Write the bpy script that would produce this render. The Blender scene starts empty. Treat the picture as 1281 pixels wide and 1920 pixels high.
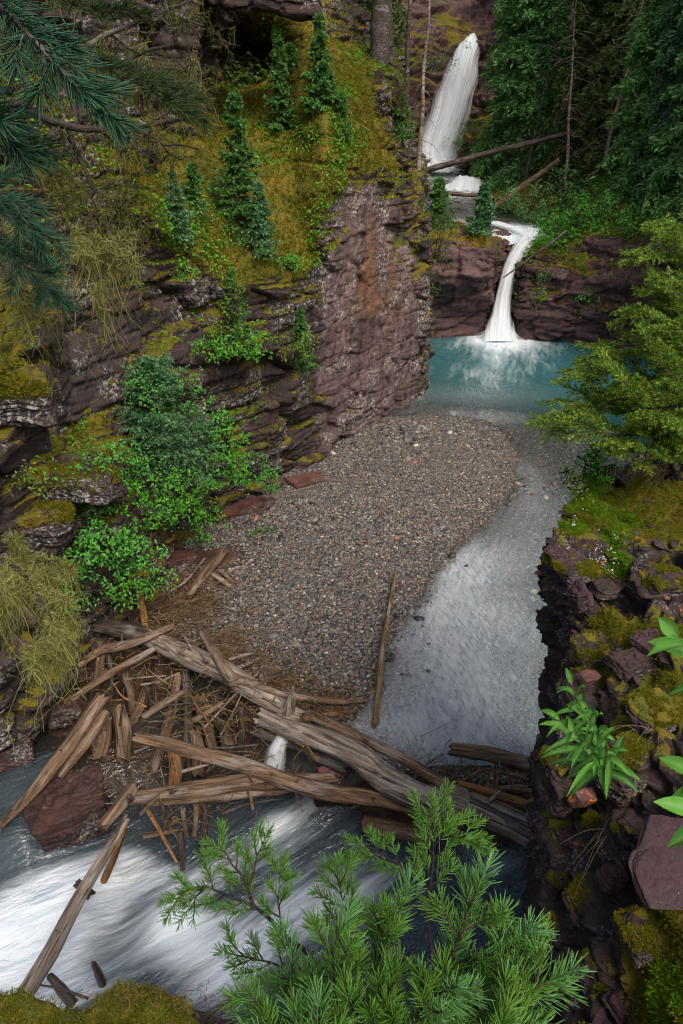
import bpy, math, random
import numpy as np
from mathutils import Vector, Matrix
R = math.radians
FPX, PITCH, H = 1321.0, R(28), 7.0
SP, CP = math.sin(PITCH), math.cos(PITCH)
SC = bpy.context.scene
COL = SC.collection

# ---------- world coordinates of a seen point ----------
def ray(px, py):
    xc, yc = (px-640.5)/FPX, (960-py)/FPX
    return np.array([xc, CP+yc*SP, -SP+yc*CP])
def at(px, py, Y):
    d = ray(px, py); t = Y/d[1]
    return np.array([d[0]*t, Y, H+d[2]*t])
def onz(px, py, z=0.0):
    d = ray(px, py); t = (z-H)/d[2]
    return np.array([d[0]*t, d[1]*t, z])
def near(px, py, D):            # D metres along the axis of view
    return np.array([0, 0, H]) + ray(px, py)*D

# ---------- noise ----------
def _hash(ix, iy, iz, s):
    n = (ix*374761393 + iy*668265263 + iz*1440662683 + s*974634541) & 0xffffffff
    n = ((n ^ (n >> 13))*1274126177) & 0xffffffff
    n = ((n ^ (n >> 15))*2246822519) & 0xffffffff
    n = n ^ (n >> 16)
    return n.astype(np.float64)/4294967295.0
def hsh(a, b=0, c=0, s=0):
    a = np.asarray(a).astype(np.int64); b = np.asarray(b).astype(np.int64); c = np.asarray(c).astype(np.int64)
    return _hash(a+0*b, b+0*a, c+0*a, s)
def vn(P, s=0):
    P = np.asarray(P, float); f = np.floor(P); i = f.astype(np.int64); t = P-f
    t = t*t*t*(t*(t*6-15)+10); x, y, z = i[..., 0], i[..., 1], i[..., 2]
    tx, ty, tz = t[..., 0], t[..., 1], t[..., 2]
    def L(a, b, w): return a+(b-a)*w
    c = [_hash(x+a, y+b, z+d, s) for d in (0, 1) for b in (0, 1) for a in (0, 1)]
    v = L(L(L(c[0], c[1], tx), L(c[2], c[3], tx), ty), L(L(c[4], c[5], tx), L(c[6], c[7], tx), ty), tz)
    return v*2-1
def fbm(P, sc=1.0, o=4, s=0, g=.5):
    P = np.asarray(P, float)*sc; v = 0; a = 1; tot = 0
    for k in range(o):
        v = v+a*vn(P+k*17.3, s+k); tot += a; a *= g; P = P*2.03
    return v/tot
def worley(P, s=0):
    P = np.asarray(P, float); f = np.floor(P).astype(np.int64)
    d1 = np.full(P.shape[:-1], 9.0); d2 = d1.copy(); idd = np.zeros(P.shape[:-1])
    for a in (-1, 0, 1):
        for b in (-1, 0, 1):
            for c in (-1, 0, 1):
                x, y, z = f[..., 0]+a, f[..., 1]+b, f[..., 2]+c
                q = np.stack([x+_hash(x, y, z, s), y+_hash(x, y, z, s+1), z+_hash(x, y, z, s+2)], -1)
                d = np.linalg.norm(q-P, axis=-1); h = _hash(x, y, z, s+3)
                m = d < d1
                d2 = np.where(m, d1, np.minimum(d2, d)); idd = np.where(m, h, idd); d1 = np.where(m, d, d1)
    return d1, d2, idd
def ss(a, b, x):
    t = np.clip((x-a)/(b-a), 0, 1); return t*t*(3-2*t)
def unit(v):
    return v/np.maximum(np.linalg.norm(v, axis=-1, keepdims=True), 1e-9)

# ---------- objects ----------
def tag(o, label=None, cat=None, group=None, kind=None):
    if label: o['label'] = label
    if cat: o['category'] = cat
    if group: o['group'] = group
    if kind: o['kind'] = kind
    return o
def empty(name, loc=(0, 0, 0)):
    o = bpy.data.objects.new(name, None); o.location = loc; o.empty_display_size = .1
    COL.objects.link(o); return o
def mesh(name, V, F, smooth=True, attrs=None, mats=None, midx=None):
    V = np.asarray(V, np.float32).reshape(-1, 3); F = np.asarray(F, np.int32)
    me = bpy.data.meshes.new(name); n, k = F.shape
    me.vertices.add(len(V)); me.vertices.foreach_set('co', V.ravel())
    me.loops.add(n*k); me.loops.foreach_set('vertex_index', F.ravel())
    me.polygons.add(n); me.polygons.foreach_set('loop_start', np.arange(0, n*k, k, dtype=np.int32))
    me.polygons.foreach_set('use_smooth', np.full(n, bool(smooth)))
    for a, v in (attrs or {}).items():
        at_ = me.attributes.new(a, 'FLOAT', 'POINT'); at_.data.foreach_set('value', np.asarray(v, np.float32).ravel())
    for m in (mats or []): me.materials.append(m)
    if midx is not None: me.polygons.foreach_set('material_index', np.asarray(midx, np.int32))
    me.update(calc_edges=True); me.validate()
    return me
def put(name, me, mat=None, parent=None, loc=None):
    o = bpy.data.objects.new(name, me); COL.objects.link(o)
    if mat is not None and not me.materials: me.materials.append(mat)
    if parent is not None: o.parent = parent
    if loc is not None: o.location = loc
    return o
def copy_tree(o, parent=None):
    c = o.copy(); COL.objects.link(c)
    if parent is not None: c.parent = parent
    for ch in list(o.children): copy_tree(ch, c)
    return c
def gridF(nv, nu):
    i = np.arange(nv*nu).reshape(nv, nu)
    return np.stack([i[:-1, :-1], i[:-1, 1:], i[1:, 1:], i[1:, :-1]], -1).reshape(-1, 4)
def join(parts):
    Vs, Fs, o = [], [], 0
    for V, F in parts:
        Vs.append(np.asarray(V).reshape(-1, 3)); Fs.append(np.asarray(F)+o); o += len(Vs[-1])
    return np.concatenate(Vs), np.concatenate(Fs)

# dense grid from a coarse control grid (rows, cols, 3): straight spans, lightly rounded
def patch(ctrl, step, rnd=3):
    C = np.array(ctrl, float)
    def res(C, axis):
        d = np.linalg.norm(np.diff(C, axis=axis), axis=-1).mean(axis=1-axis)
        ts = [np.zeros(1)]
        for k, L in enumerate(d):
            n = max(2, int(round(L/step))); ts.append(k+np.arange(1, n+1)/n)
        t = np.concatenate(ts); i = np.minimum(t.astype(int), C.shape[axis]-2); f = t-i
        A = np.take(C, i, axis); B = np.take(C, i+1, axis); sh = [1, 1, 1]; sh[axis] = -1
        return A+(B-A)*f.reshape(sh)
    G = res(res(C, 0), 1)
    for _ in range(rnd):
        for ax in (0, 1):
            P = G.copy(); sl = [slice(None)]*3; a = list(sl); b = list(sl); c = list(sl)
            a[ax] = slice(0, -2); b[ax] = slice(1, -1); c[ax] = slice(2, None)
            P[tuple(b)] = .25*G[tuple(a)]+.5*G[tuple(b)]+.25*G[tuple(c)]; G = P
    return G
def gnorm(G):
    return unit(np.cross(np.gradient(G, axis=1), np.gradient(G, axis=0)))
# tube along points with radii
def tube(P, r, k=6, caps=True):
    P = np.asarray(P, float); n = len(P); r = np.broadcast_to(r, (n,))
    T = unit(np.gradient(P, axis=0)); ref = np.array([.3, .2, .93]) if abs(T[0, 2]) < .9 else np.array([1., .1, 0])
    A = unit(np.cross(T, ref)); B = np.cross(T, A)
    a = np.arange(k)/k*2*np.pi
    V = P[:, None]+r[:, None, None]*(np.cos(a)[None, :, None]*A[:, None]+np.sin(a)[None, :, None]*B[:, None])
    i = np.arange(n*k).reshape(n, k); j = np.roll(i, -1, 1)
    F = np.stack([i[:-1], j[:-1], j[1:], i[1:]], -1).reshape(-1, 4)
    return V.reshape(-1, 3), F
def wiggle(P, amp, sc, s):
    P = np.asarray(P, float)
    return P+amp*np.stack([vn(P*sc, s), vn(P*sc+31.7, s), vn(P*sc+77.1, s)], -1)
def polyline(pts, n):
    pts = np.asarray(pts, float); d = np.r_[0, np.cumsum(np.linalg.norm(np.diff(pts, axis=0), axis=1))]
    t = np.linspace(0, d[-1], n)
    return np.stack([np.interp(t, d, pts[:, k]) for k in range(3)], -1)
def smoothline(pts, n):
    P = polyline(pts, n)
    for _ in range(max(2, n//8)):
        Q = P.copy(); Q[1:-1] = .25*P[:-2]+.5*P[1:-1]+.25*P[2:]; P = Q
    return P

# ---------- shader helper ----------
class G:
    def __init__(s, name):
        s.m = bpy.data.materials.new(name); s.m.use_nodes = True; s.t = s.m.node_tree; s.t.nodes.clear()
        s.out = s.t.nodes.new('ShaderNodeOutputMaterial')
    def _in(s, sock, v):
        if isinstance(v, bpy.types.NodeSocket): s.t.links.new(v, sock)
        elif isinstance(v, (tuple, list)) and len(v) == 3 and sock.type == 'RGBA': sock.default_value = (*v, 1)
        else: sock.default_value = v
    def n(s, typ, ins=None, **props):
        nd = s.t.nodes.new('ShaderNode'+typ)
        for k, v in props.items(): setattr(nd, k, v)
        for k, v in (ins or {}).items(): s._in(nd.inputs[k], v)
        return nd
    def obj(s): return s.n('TexCoord').outputs['Object']
    def pos(s): return s.n('NewGeometry').outputs['Position']
    def nz(s): return s.n('SeparateXYZ', {0: s.n('NewGeometry').outputs['Normal']}).outputs[2]
    def attr(s, a): return s.n('Attribute', attribute_name=a).outputs['Fac']
    def map(s, v, scale=(1, 1, 1), rot=(0, 0, 0), loc=(0, 0, 0)):
        return s.n('Mapping', {'Vector': v, 'Scale': scale, 'Rotation': rot, 'Location': loc}).outputs[0]
    def noise(s, v, scale=1., detail=4., rough=.55, dist=0.):
        return s.n('TexNoise', {'Vector': v, 'Scale': scale, 'Detail': detail, 'Roughness': rough, 'Distortion': dist}).outputs['Fac']
    def voro(s, v, scale=1., feature='F1', out='Distance', **k):
        return s.n('TexVoronoi', {'Vector': v, 'Scale': scale, **k}, feature=feature).outputs[out]
    def ramp(s, f, stops, interp='LINEAR'):
        nd = s.n('ValToRGB', {'Fac': f}); cr = nd.color_ramp; cr.interpolation = interp
        while len(cr.elements) < len(stops): cr.elements.new(.5)
        for e, (p, c) in zip(cr.elements, stops):
            e.position = p; e.color = (*c, 1) if isinstance(c, (tuple, list)) else (c, c, c, 1)
        return nd.outputs['Color']
    def mix(s, f, a, b, blend='MIX'):
        nd = s.n('Mix', data_type='RGBA', blend_type=blend); s._in(nd.inputs[0], f); s._in(nd.inputs[6], a); s._in(nd.inputs[7], b)
        return nd.outputs[2]
    def math(s, op, a, b=0., clamp=False):
        nd = s.n('Math', {0: a, 1: b}, operation=op); nd.use_clamp = clamp; return nd.outputs[0]
    def step(s, f, lo, hi):
        return s.n('MapRange', {'Value': f, 'From Min': lo, 'From Max': hi}, interpolation_type='SMOOTHSTEP').outputs[0]
    def bump(s, h, strength=.5, dist=.05, normal=None):
        i = {'Height': h, 'Strength': strength, 'Distance': dist}
        if normal is not None: i['Normal'] = normal
        return s.n('Bump', i).outputs[0]
    def bsdf(s, col, rough=.8, normal=None, spec=.3, **k):
        i = {'Base Color': col, 'Roughness': rough, 'Specular IOR Level': spec, **k}
        if normal is not None: i['Normal'] = normal
        return s.n('BsdfPrincipled', i).outputs[0]
    def done(s, sh):
        s.t.links.new(sh, s.out.inputs['Surface']); return s.m
    def mixsh(s, f, a, b): return s.n('MixShader', {0: f, 1: a, 2: b}).outputs[0]
EXPO = 0.65
# ---------- camera, light, view ----------
cam = bpy.data.cameras.new('camera'); cam.sensor_fit = 'VERTICAL'; cam.sensor_height = 36
cam.lens = 36*FPX/1920; cam.clip_end = 500; cam.clip_start = .02
co = bpy.data.objects.new('camera', cam); COL.objects.link(co)
co.location = (0, 0, H); co.rotation_euler = (R(90)-PITCH, 0, 0); SC.camera = co
SUN_EL, SUN_AZ = R(52), R(152)     # azimuth clockwise from +Y
w = bpy.data.worlds.new('World'); SC.world = w; w.use_nodes = True
nt = w.node_tree; nt.nodes.clear()
sky = nt.nodes.new('ShaderNodeTexSky'); sky.sky_type = 'NISHITA'; sky.sun_disc = False
sky.sun_elevation = SUN_EL; sky.sun_rotation = SUN_AZ; sky.air_density = 1.0; sky.dust_density = 6.0; sky.ozone_density = .6
bg = nt.nodes.new('ShaderNodeBackground'); bg.inputs['Strength'].default_value = .13
wo = nt.nodes.new('ShaderNodeOutputWorld'); nt.links.new(sky.outputs[0], bg.inputs[0]); nt.links.new(bg.outputs[0], wo.inputs[0])
sl = bpy.data.lights.new('sun', 'SUN'); sl.energy = 1.5; sl.angle = R(25); sl.color = (1, .96, .9)
so = bpy.data.objects.new('sun', sl); COL.objects.link(so); so.location = (4, -10, 40)
sd = Vector((math.sin(SUN_AZ)*math.cos(SUN_EL), math.cos(SUN_AZ)*math.cos(SUN_EL), math.sin(SUN_EL)))
so.rotation_euler = sd.to_track_quat('Z', 'Y').to_euler()
SC.view_settings.view_transform = 'Standard'; SC.view_settings.look = 'None'; SC.view_settings.gamma = 1
SC.view_settings.exposure = EXPO
SC.cycles.max_bounces = 6; SC.cycles.diffuse_bounces = 3; SC.cycles.transparent_max_bounces = 16
SC.cycles.caustics_reflective = False; SC.cycles.caustics_refractive = False
SC.cycles.sample_clamp_indirect = 4; SC.cycles.pixel_filter_type = 'BLACKMAN_HARRIS'; SC.cycles.filter_width = 1.15

# ---------- materials ----------
MOSS_STOPS = [(.25, (.045, .065, .006)), (.42, (.11, .115, .008)), (.55, (.18, .14, .009)), (.7, (.23, .13, .009)), (.85, (.13, .15, .012))]
def rock_mat(name, stops, lichen=.5, moss=True, scale=1., facecol=False, wet=0.):
    g = G(name); p = g.obj()
    st = g.noise(g.map(p, (.5*scale, .5*scale, 3.2*scale)), 1.3, 6, .6, .4)
    c = g.ramp(st, stops)
    big = g.noise(p, .7*scale, 3)
    c = g.mix(g.step(big, .35, .7), c, g.mix(.5, c, (.028, .02, .022)))
    if facecol:
        fa = g.attr('face')
        n2 = g.noise(g.map(p, (2.2, 2.2, .28)), 1.6, 6, .62)     # mineral streaks run down the face
        fc = g.ramp(n2, [(.28, (.022, .014, .014)), (.43, (.082, .050, .051)), (.55, (.145, .095, .097)), (.66, (.062, .038, .038)), (.78, (.23, .175, .18))])
        n3 = g.noise(p, .9, 5)
        fc = g.mix(g.math('MULTIPLY', g.step(n3, .36, .5), g.attr('warm')), fc, g.ramp(n2, [(.3, (.10, .04, .018)), (.6, (.25, .13, .07)), (.8, (.16, .065, .03))]))
        fc = g.mix(g.step(g.noise(p, 5., 5), .56, .7), fc, (.06, .035, .03))
        c = g.mix(fa, c, fc)
    fine = g.noise(p, 26*scale, 5, .65)
    c = g.mix(.5, c, g.ramp(fine, [(.25, (.25, .25, .25)), (.5, (.5, .5, .5)), (.75, (.85, .85, .85))]), 'OVERLAY')
    # pale crustose lichen: clustered flecks
    msk = g.noise(p, .95*scale, 3, .6)
    fl = g.noise(p, 15*scale, 7, .72, .6)
    lf = g.math('MULTIPLY', g.step(fl, .515, .57), g.step(msk, .60-.3*lichen, .74-.3*lichen))
    lc = g.mix(g.noise(p, 40*scale, 2), (.17, .165, .15), (.42, .42, .38))
    c = g.mix(g.math('MULTIPLY', lf, .9 if lichen > 0 else 0.), c, lc)
    sp = g.step(g.voro(p, 9*scale), .10, .05)
    c = g.mix(g.math('MULTIPLY', sp, g.step(msk, .5, .65)), c, (.36, .37, .32))
    if name == 'near_rock':
        dm = g.math('MULTIPLY', g.step(g.noise(p, 7., 5, .65), .46, .58), g.step(g.nz(), .25, .7))
        c = g.mix(dm, c, g.ramp(g.noise(p, 40., 6, .7), [(.3, (.012, .007, .005)), (.55, (.035, .02, .012)), (.75, (.07, .038, .022))]))
    if name in ('near_rock', 'orange_lichen_stone'):
        on = g.noise(p, 16. if name == 'near_rock' else 22., 5, .7, .5)
        om = g.math('MULTIPLY', g.step(on, .58, .62), g.step(g.noise(p, 2.6, 3), .60, .66)) if name == 'near_rock' else g.step(on, .50, .54)
        c = g.mix(om, c, g.mix(g.noise(p, 50., 2), (.34, .09, .012), (.55, .20, .035)))
    hh = g.math('ADD', g.math('MULTIPLY', st, .7), g.math('MULTIPLY', g.noise(p, 9*scale, 8, .68), .5))
    rough = .8
    if wet:
        wetm = g.step(g.noise(p, 2., 3), .4, .6); rough = g.math('SUBTRACT', .85, g.math('MULTIPLY', wetm, wet))
    if moss:
        mo = g.attr('moss')
        mn = g.noise(p, 3.2*scale, 5, .6)
        mm = g.step(g.math('ADD', mo, g.math('MULTIPLY', g.math('SUBTRACT', mn, .5), 1.1)), .44, .56)
        mc = g.ramp(g.noise(p, 1.5*scale, 5, .62), MOSS_STOPS)
        mc = g.mix(.75, mc, g.ramp(g.noise(p, 60*scale, 3, .7), [(.28, (.12, .12, .12)), (.5, (.5, .5, .5)), (.75, (.9, .9, .9))]), 'OVERLAY')
        c = g.mix(mm, c, mc)
        hh = g.math('ADD', hh, g.math('MULTIPLY', mm, g.math('ADD', .35, g.math('MULTIPLY', g.noise(p, 34*scale, 4, .7), .8))))
    return g.done(g.bsdf(c, rough, g.bump(hh, .9, .11/scale), .35))
CL = [(.25, (.008, .006, .006)), (.4, (.022, .0145, .0135)), (.5, (.050, .029, .026)), (.6, (.017, .0125, .0125)), (.75, (.060, .036, .031))]
M = {}
M['cliff'] = rock_mat('cliff_rock', CL, .45, True, 1., True)
M['ledge'] = rock_mat('ledge_rock', [(.25, (.022, .016, .016)), (.45, (.06, .036, .034)), (.6, (.10, .062, .055)), (.75, (.05, .036, .04))], .25, True, 1., False, .3)
M['far'] = rock_mat('far_rock', [(.25, (.035, .02, .024)), (.42, (.085, .05, .052)), (.55, (.14, .075, .07)), (.7, (.07, .05, .058))], .0, True, .6, False, .35)
M['near'] = rock_mat('near_rock', [(.25, (.007, .005, .0045)), (.42, (.020, .0125, .011)), (.55, (.045, .025, .024)), (.72, (.016, .011, .009))], .36, True, 4., False, .25)
M['slab'] = rock_mat('purple_slab', [(.25, (.024, .011, .0125)), (.5, (.054, .026, .030)), (.75, (.034, .0165, .019))], .0, False, 4., False, .3)
M['orangestone'] = rock_mat('orange_lichen_stone', [(.25, (.05, .022, .026)), (.5, (.11, .05, .055)), (.75, (.07, .032, .036))], .0, False, 4., False, .2)
M['redslab'] = rock_mat('red_slab', [(.25, (.05, .02, .015)), (.5, (.11, .042, .03)), (.75, (.07, .03, .024))], .15, False, 3., False, .3)
M['boulder'] = rock_mat('wet_boulder', [(.25, (.014, .008, .007)), (.45, (.040, .018, .015)), (.6, (.068, .030, .024)), (.75, (.028, .016, .014))], .22, False, 1.6, False, .5)
M['pinkrock'] = rock_mat('pink_rock', [(.25, (.30, .13, .13)), (.5, (.22, .08, .085)), (.75, (.34, .2, .18))], .55, False, 4., False, .2)

def wood(name, a, b, d, wetness=.0, bark=0.):
    g = G(name); p = g.obj(); q = g.map(p, (1.1, 16, 16))
    oi = g.n('ObjectInfo').outputs['Random']
    q = g.n('VectorMath', {0: q, 1: g.n('CombineXYZ', {0: g.math('MULTIPLY', oi, 53.), 1: g.math('MULTIPLY', oi, 31.)}).outputs[0]}, operation='ADD').outputs[0]
    gr = g.noise(q, 1.6, 7, .66, .5)
    c = g.ramp(gr, [(.26, tuple(x*.25 for x in a)), (.42, a), (.56, b), (.74, d)])
    c = g.mix(g.step(g.noise(p, 2.4, 4), .42, .62), c, g.mix(.38, c, tuple(x*.5 for x in a)))
    c = g.mix(g.step(g.noise(p, 14, 4, .7), .6, .68), c, tuple(x*.35 for x in a))
    c = g.mix(g.math('MULTIPLY', g.step(g.noise(g.map(p, (.8, 3.5, 3.5)), 1.7, 4, .6), .54, .66), .5), c, tuple(.45*x+.17 for x in d))
    crack = g.step(g.noise(g.map(p, (.7, 26, 26)), 1.1, 3, .6, .3), .40, .35)
    c = g.mix(g.math('MULTIPLY', crack, .8), c, (.012, .008, .006))
    h = g.math('SUBTRACT', gr, g.math('MULTIPLY', crack, .6))
    return g.done(g.bsdf(c, .72-wetness*.35, g.bump(h, 1., .03), .35+wetness*.3))
M['wood_grey'] = wood('weathered_grey_wood', (.115, .085, .062), (.30, .24, .19), (.50, .42, .34))
M['wood_brown'] = wood('fibrous_brown_wood', (.085, .048, .026), (.20, .125, .075), (.30, .20, .125))
M['wood_orange'] = wood('orange_split_wood', (.16, .07, .022), (.34, .17, .06), (.45, .27, .12))
M['wood_wet'] = wood('wet_dark_wood', (.030, .020, .015), (.075, .05, .036), (.16, .12, .10), .8)
M['bark'] = wood('conifer_bark', (.035, .026, .021), (.085, .065, .054), (.15, .125, .11))
M['twig'] = wood('dark_twig_bark', (.018, .012, .009), (.045, .032, .024), (.085, .066, .05))
M['stem'] = wood('tan_stem', (.10, .06, .025), (.2, .13, .055), (.28, .2, .09))

def leafmat(name, stops, rough=.55, trans=.35, var=3.0, spec=.3):
    g = G(name); p = g.obj()
    v = g.math('ADD', g.math('MULTIPLY', g.n('NewGeometry').outputs['Random Per Island'], .45), g.math('MULTIPLY', g.noise(p, var, 3), .55))
    c = g.ramp(v, stops)
    t = g.n('BsdfTranslucent', {'Color': g.mix(.3, c, (.18, .34, .02))}).outputs[0]
    return g.done(g.mixsh(trans, g.bsdf(c, rough, None, spec), t))
M['spruce'] = leafmat('spruce_needles', [(.2, (.040, .10, .026)), (.45, (.070, .175, .042)), (.65, (.10, .23, .055)), (.85, (.16, .30, .08))])
M['forest'] = leafmat('forest_needles', [(.2, (.045, .125, .042)), (.42, (.095, .24, .07)), (.6, (.15, .34, .095)), (.85, (.25, .44, .14))], .6, .3, .5)
M['forest_olive'] = leafmat('olive_needles', [(.2, (.035, .065, .020)), (.45, (.075, .125, .034)), (.65, (.12, .165, .05)), (.85, (.18, .21, .07))], .6, .35, .5)
M['bluespruce'] = leafmat('blue_green_needles', [(.2, (.040, .105, .046)), (.45, (.08, .19, .082)), (.65, (.12, .25, .11)), (.85, (.18, .32, .15))])
M['bright'] = leafmat('bright_leaves', [(.15, (.045, .17, .014)), (.4, (.08, .29, .022)), (.62, (.115, .37, .03)), (.85, (.18, .44, .05))], .5, .35)
M['herb'] = leafmat('blue_green_leaves', [(.15, (.044, .17, .024)), (.4, (.076, .29, .038)), (.62, (.11, .37, .055)), (.85, (.17, .44, .08))], .5, .35)
M['juniper'] = leafmat('yellow_green_needles', [(.20, (.30, .14, .018)), (.31, (.05, .11, .015)), (.45, (.11, .21, .024)), (.65, (.21, .31, .032)), (.85, (.36, .42, .055))], .5, .35, 5.)
M['fir_near'] = leafmat('fresh_spruce_needles', [(.15, (.075, .15, .012)), (.4, (.10, .22, .022)), (.62, (.115, .28, .05)), (.85, (.15, .37, .10))], .4, .3, 7., .4)
M['fir_new'] = leafmat('new_spruce_needles', [(.15, (.075, .17, .035)), (.4, (.11, .26, .07)), (.62, (.14, .33, .11)), (.85, (.20, .41, .17))], .4, .3, 7., .4)
M['fir_blue'] = leafmat('blue_bough_needles', [(.15, (.012, .042, .022)), (.4, (.024, .080, .040)), (.62, (.042, .12, .058)), (.85, (.085, .19, .10))], .4, .25, 9., .4)
M['fir_dark'] = leafmat('dark_bough_needles', [(.15, (.016, .032, .008)), (.45, (.035, .062, .014)), (.65, (.055, .085, .02)), (.85, (.09, .12, .035))], .45, .25, 9., .4)
M['lichen'] = leafmat('beard_lichen', [(.15, (.042, .040, .010)), (.45, (.092, .088, .022)), (.65, (.15, .145, .042)), (.85, (.24, .225, .075))], .8, .3, 8., .1)
M['lichen_pale'] = leafmat('pale_beard_lichen', [(.15, (.075, .075, .020)), (.45, (.17, .17, .048)), (.65, (.26, .26, .085)), (.85, (.38, .37, .14))], .8, .3, 8., .1)
M['mossleaf'] = leafmat('moss_tufts', [(.15, (.040, .055, .005)), (.42, (.095, .105, .008)), (.62, (.16, .135, .010)), (.85, (.21, .19, .02))], .8, .2, 5., .1)
M['mossgreen'] = leafmat('green_moss_tufts', [(.15, (.03, .065, .004)), (.42, (.07, .15, .006)), (.62, (.12, .21, .01)), (.85, (.20, .27, .02))], .8, .2, 5., .1)
M['redtwig'] = leafmat('dead_red_twigs', [(.2, (.05, .02, .012)), (.5, (.10, .04, .025)), (.8, (.15, .075, .045))], .8, .1)
M['broad'] = leafmat('big_leaf_green', [(.15, (.03, .13, .03)), (.5, (.055, .22, .05)), (.85, (.10, .30, .075))], .4, .35, 8., .4)

g = G('bare_soil'); p = g.obj()
c = g.ramp(g.noise(p, 4, 7, .65), [(.25, (.022, .012, .008)), (.5, (.062, .034, .020)), (.75, (.11, .062, .036))])
M['soil'] = g.done(g.bsdf(c, .85, g.bump(g.noise(p, 18, 7, .7), .9, .08), .25))
g = G('stream_bed'); p = g.obj()
cid = g.voro(p, 17, out='Color'); d = g.voro(p, 17)
v = g.n('SeparateColor', {0: cid}).outputs[0]
c = g.ramp(v, [(0, (.05, .04, .034)), (.3, (.13, .10, .085)), (.55, (.20, .17, .15)), (.75, (.15, .08, .06)), (1, (.34, .31, .28))])
c = g.mix(g.step(d, .35, .6), c, (.03, .024, .02))
soil = g.ramp(g.noise(p, 4, 7, .65), [(.25, (.022, .012, .008)), (.5, (.062, .034, .020)), (.75, (.11, .062, .036))])
c = g.mix(g.step(g.math('ADD', g.attr('soil'), g.math('MULTIPLY', g.math('SUBTRACT', g.noise(p, 2.5, 5), .5), .8)), .4, .6), c, soil)
M['bed'] = g.done(g.bsdf(c, .8, g.bump(g.math('SUBTRACT', g.noise(p, 14, 6, .7), d), .8, .03), .3))
g = G('river_pebbles'); p = g.obj()
v = g.n('NewGeometry').outputs['Random Per Island']
c = g.ramp(v, [(0, (.030, .029, .029)), (.18, (.072, .067, .062)), (.36, (.125, .118, .105)), (.50, (.082, .085, .088)), (.62, (.155, .142, .115)), (.74, (.11, .064, .048)), (.80, (.22, .195, .16)), (.87, (.10, .095, .09)), (.92, (.35, .33, .29)), (.95, (.22, .10, .065))], 'CONSTANT')
c = g.mix(.4, c, g.ramp(g.noise(p, 60, 3), [(.3, (.3, .3, .3)), (.7, (.75, .75, .75))]), 'OVERLAY')
wz = g.n('SeparateXYZ', {0: g.pos()}).outputs[2]
under = g.step(wz, -.03, .0)
c = g.mix(g.math('MULTIPLY', under, g.step(g.math('ADD', wz, g.math('MULTIPLY', g.math('SUBTRACT', g.noise(p, 3., 4), .5), .06)), .05, .0)), c, g.mix(1., c, (.62, .60, .58), 'MULTIPLY'))
M['pebble'] = g.done(g.bsdf(c, .5, None, .4))
g = G('broad_veined_leaf'); p = g.obj(); v = g.n('NewGeometry').outputs['Random Per Island']
c = g.ramp(g.math('ADD', g.math('MULTIPLY', v, .5), g.math('MULTIPLY', g.noise(p, 30., 4), .5)), [(.15, (.018, .085, .010)), (.45, (.045, .19, .020)), (.65, (.08, .28, .03)), (.9, (.17, .38, .05))])
c = g.mix(g.math('MULTIPLY', g.attr('vein'), .55), c, (.22, .36, .11)); c = g.mix(g.step(g.noise(p, 90., 2), .68, .72), c, (.12, .09, .03))
M['leafbig'] = g.done(g.mixsh(.3, g.bsdf(c, .6, g.bump(g.noise(p, 120., 3), .4, .002), .25), g.n('BsdfTranslucent', {'Color': g.mix(.5, c, (.10, .18, .01))}).outputs[0]))
# ---------- terrain ----------
def inpoly(px, py, poly):
    c = np.zeros(px.shape, bool); n = len(poly)
    for i in range(n):
        x0, y0 = poly[i]; x1, y1 = poly[(i+1) % n]
        if y0 == y1: continue
        m = ((y0 > py) != (y1 > py)) & (px < (x1-x0)*(py-y0)/(y1-y0)+x0); c ^= m
    return c
def polydist(px, py, poly, closed=True):
    d = np.full(px.shape, 1e9); n = len(poly)
    for i in range(n if closed else n-1):
        a = np.array(poly[i]); b = np.array(poly[(i+1) % n]); ab = b-a
        t = np.clip(((px-a[0])*ab[0]+(py-a[1])*ab[1])/(ab@ab+1e-12), 0, 1)
        d = np.minimum(d, np.hypot(px-a[0]-t*ab[0], py-a[1]-t*ab[1]))
    return d
def gp(l): return [tuple(onz(x, y)[:2]) for x, y in l]
BAR = gp([(100, 1140), (330, 980), (520, 870), (600, 830), (715, 784), (800, 779), (895, 788), (945, 815), (972, 855), (965, 900), (935, 955), (880, 1005), (838, 1035), (805, 1085), (765, 1150), (722, 1220), (695, 1300), (660, 1352), (540, 1310), (430, 1262), (330, 1200), (230, 1200)])
DAM = gp([(-500, 1215), (100, 1212), (230, 1190), (330, 1195), (440, 1262), (560, 1325), (680, 1385), (860, 1440), (1050, 1445), (1500, 1445)])
MUD = [(*onz(190, 1440, -.6)[:2], .45, .78), (*onz(330, 1420, -.5)[:2], .4, .6), (*onz(250, 1260, -.3)[:2], .45, .55), (*onz(430, 1400, -.5)[:2], .35, .5), (*onz(120, 1330, -.5)[:2], .3, .5)]
def bed_z(x, y):
    P = np.stack([x, y, 0*x], -1)
    inside = inpoly(x, y, BAR); d = polydist(x, y, BAR)
    w = .05*fbm(P, .7, 3, 5)
    w = w+.022*fbm(P, 2.6, 3, 15)
    pool = ss(17.0, 23.5, y+.25*x-.5)
    out = -(.005+.045*d)*(1-pool)-(.02+.24*np.minimum(d, 3)+.25*np.maximum(d-3, 0))*pool
    z = np.where(inside, np.minimum(.012+.075*d, .30), np.maximum(out, -2.2))+w*np.where(inside, ss(0, .6, d), .4)
    # below the jam
    yd = np.interp(x, [p[0] for p in DAM], [p[1] for p in DAM])
    s = yd-y
    drop = -ss(0, 1.3, s)*1.35-.35*ss(1.0, 4, s)
    z = z+np.where(s > 0, drop, 0)
    for a, b, r, h in MUD: z = z+h*np.exp(-((x-a)**2+(y-b)**2)/r**2)
    return z
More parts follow.
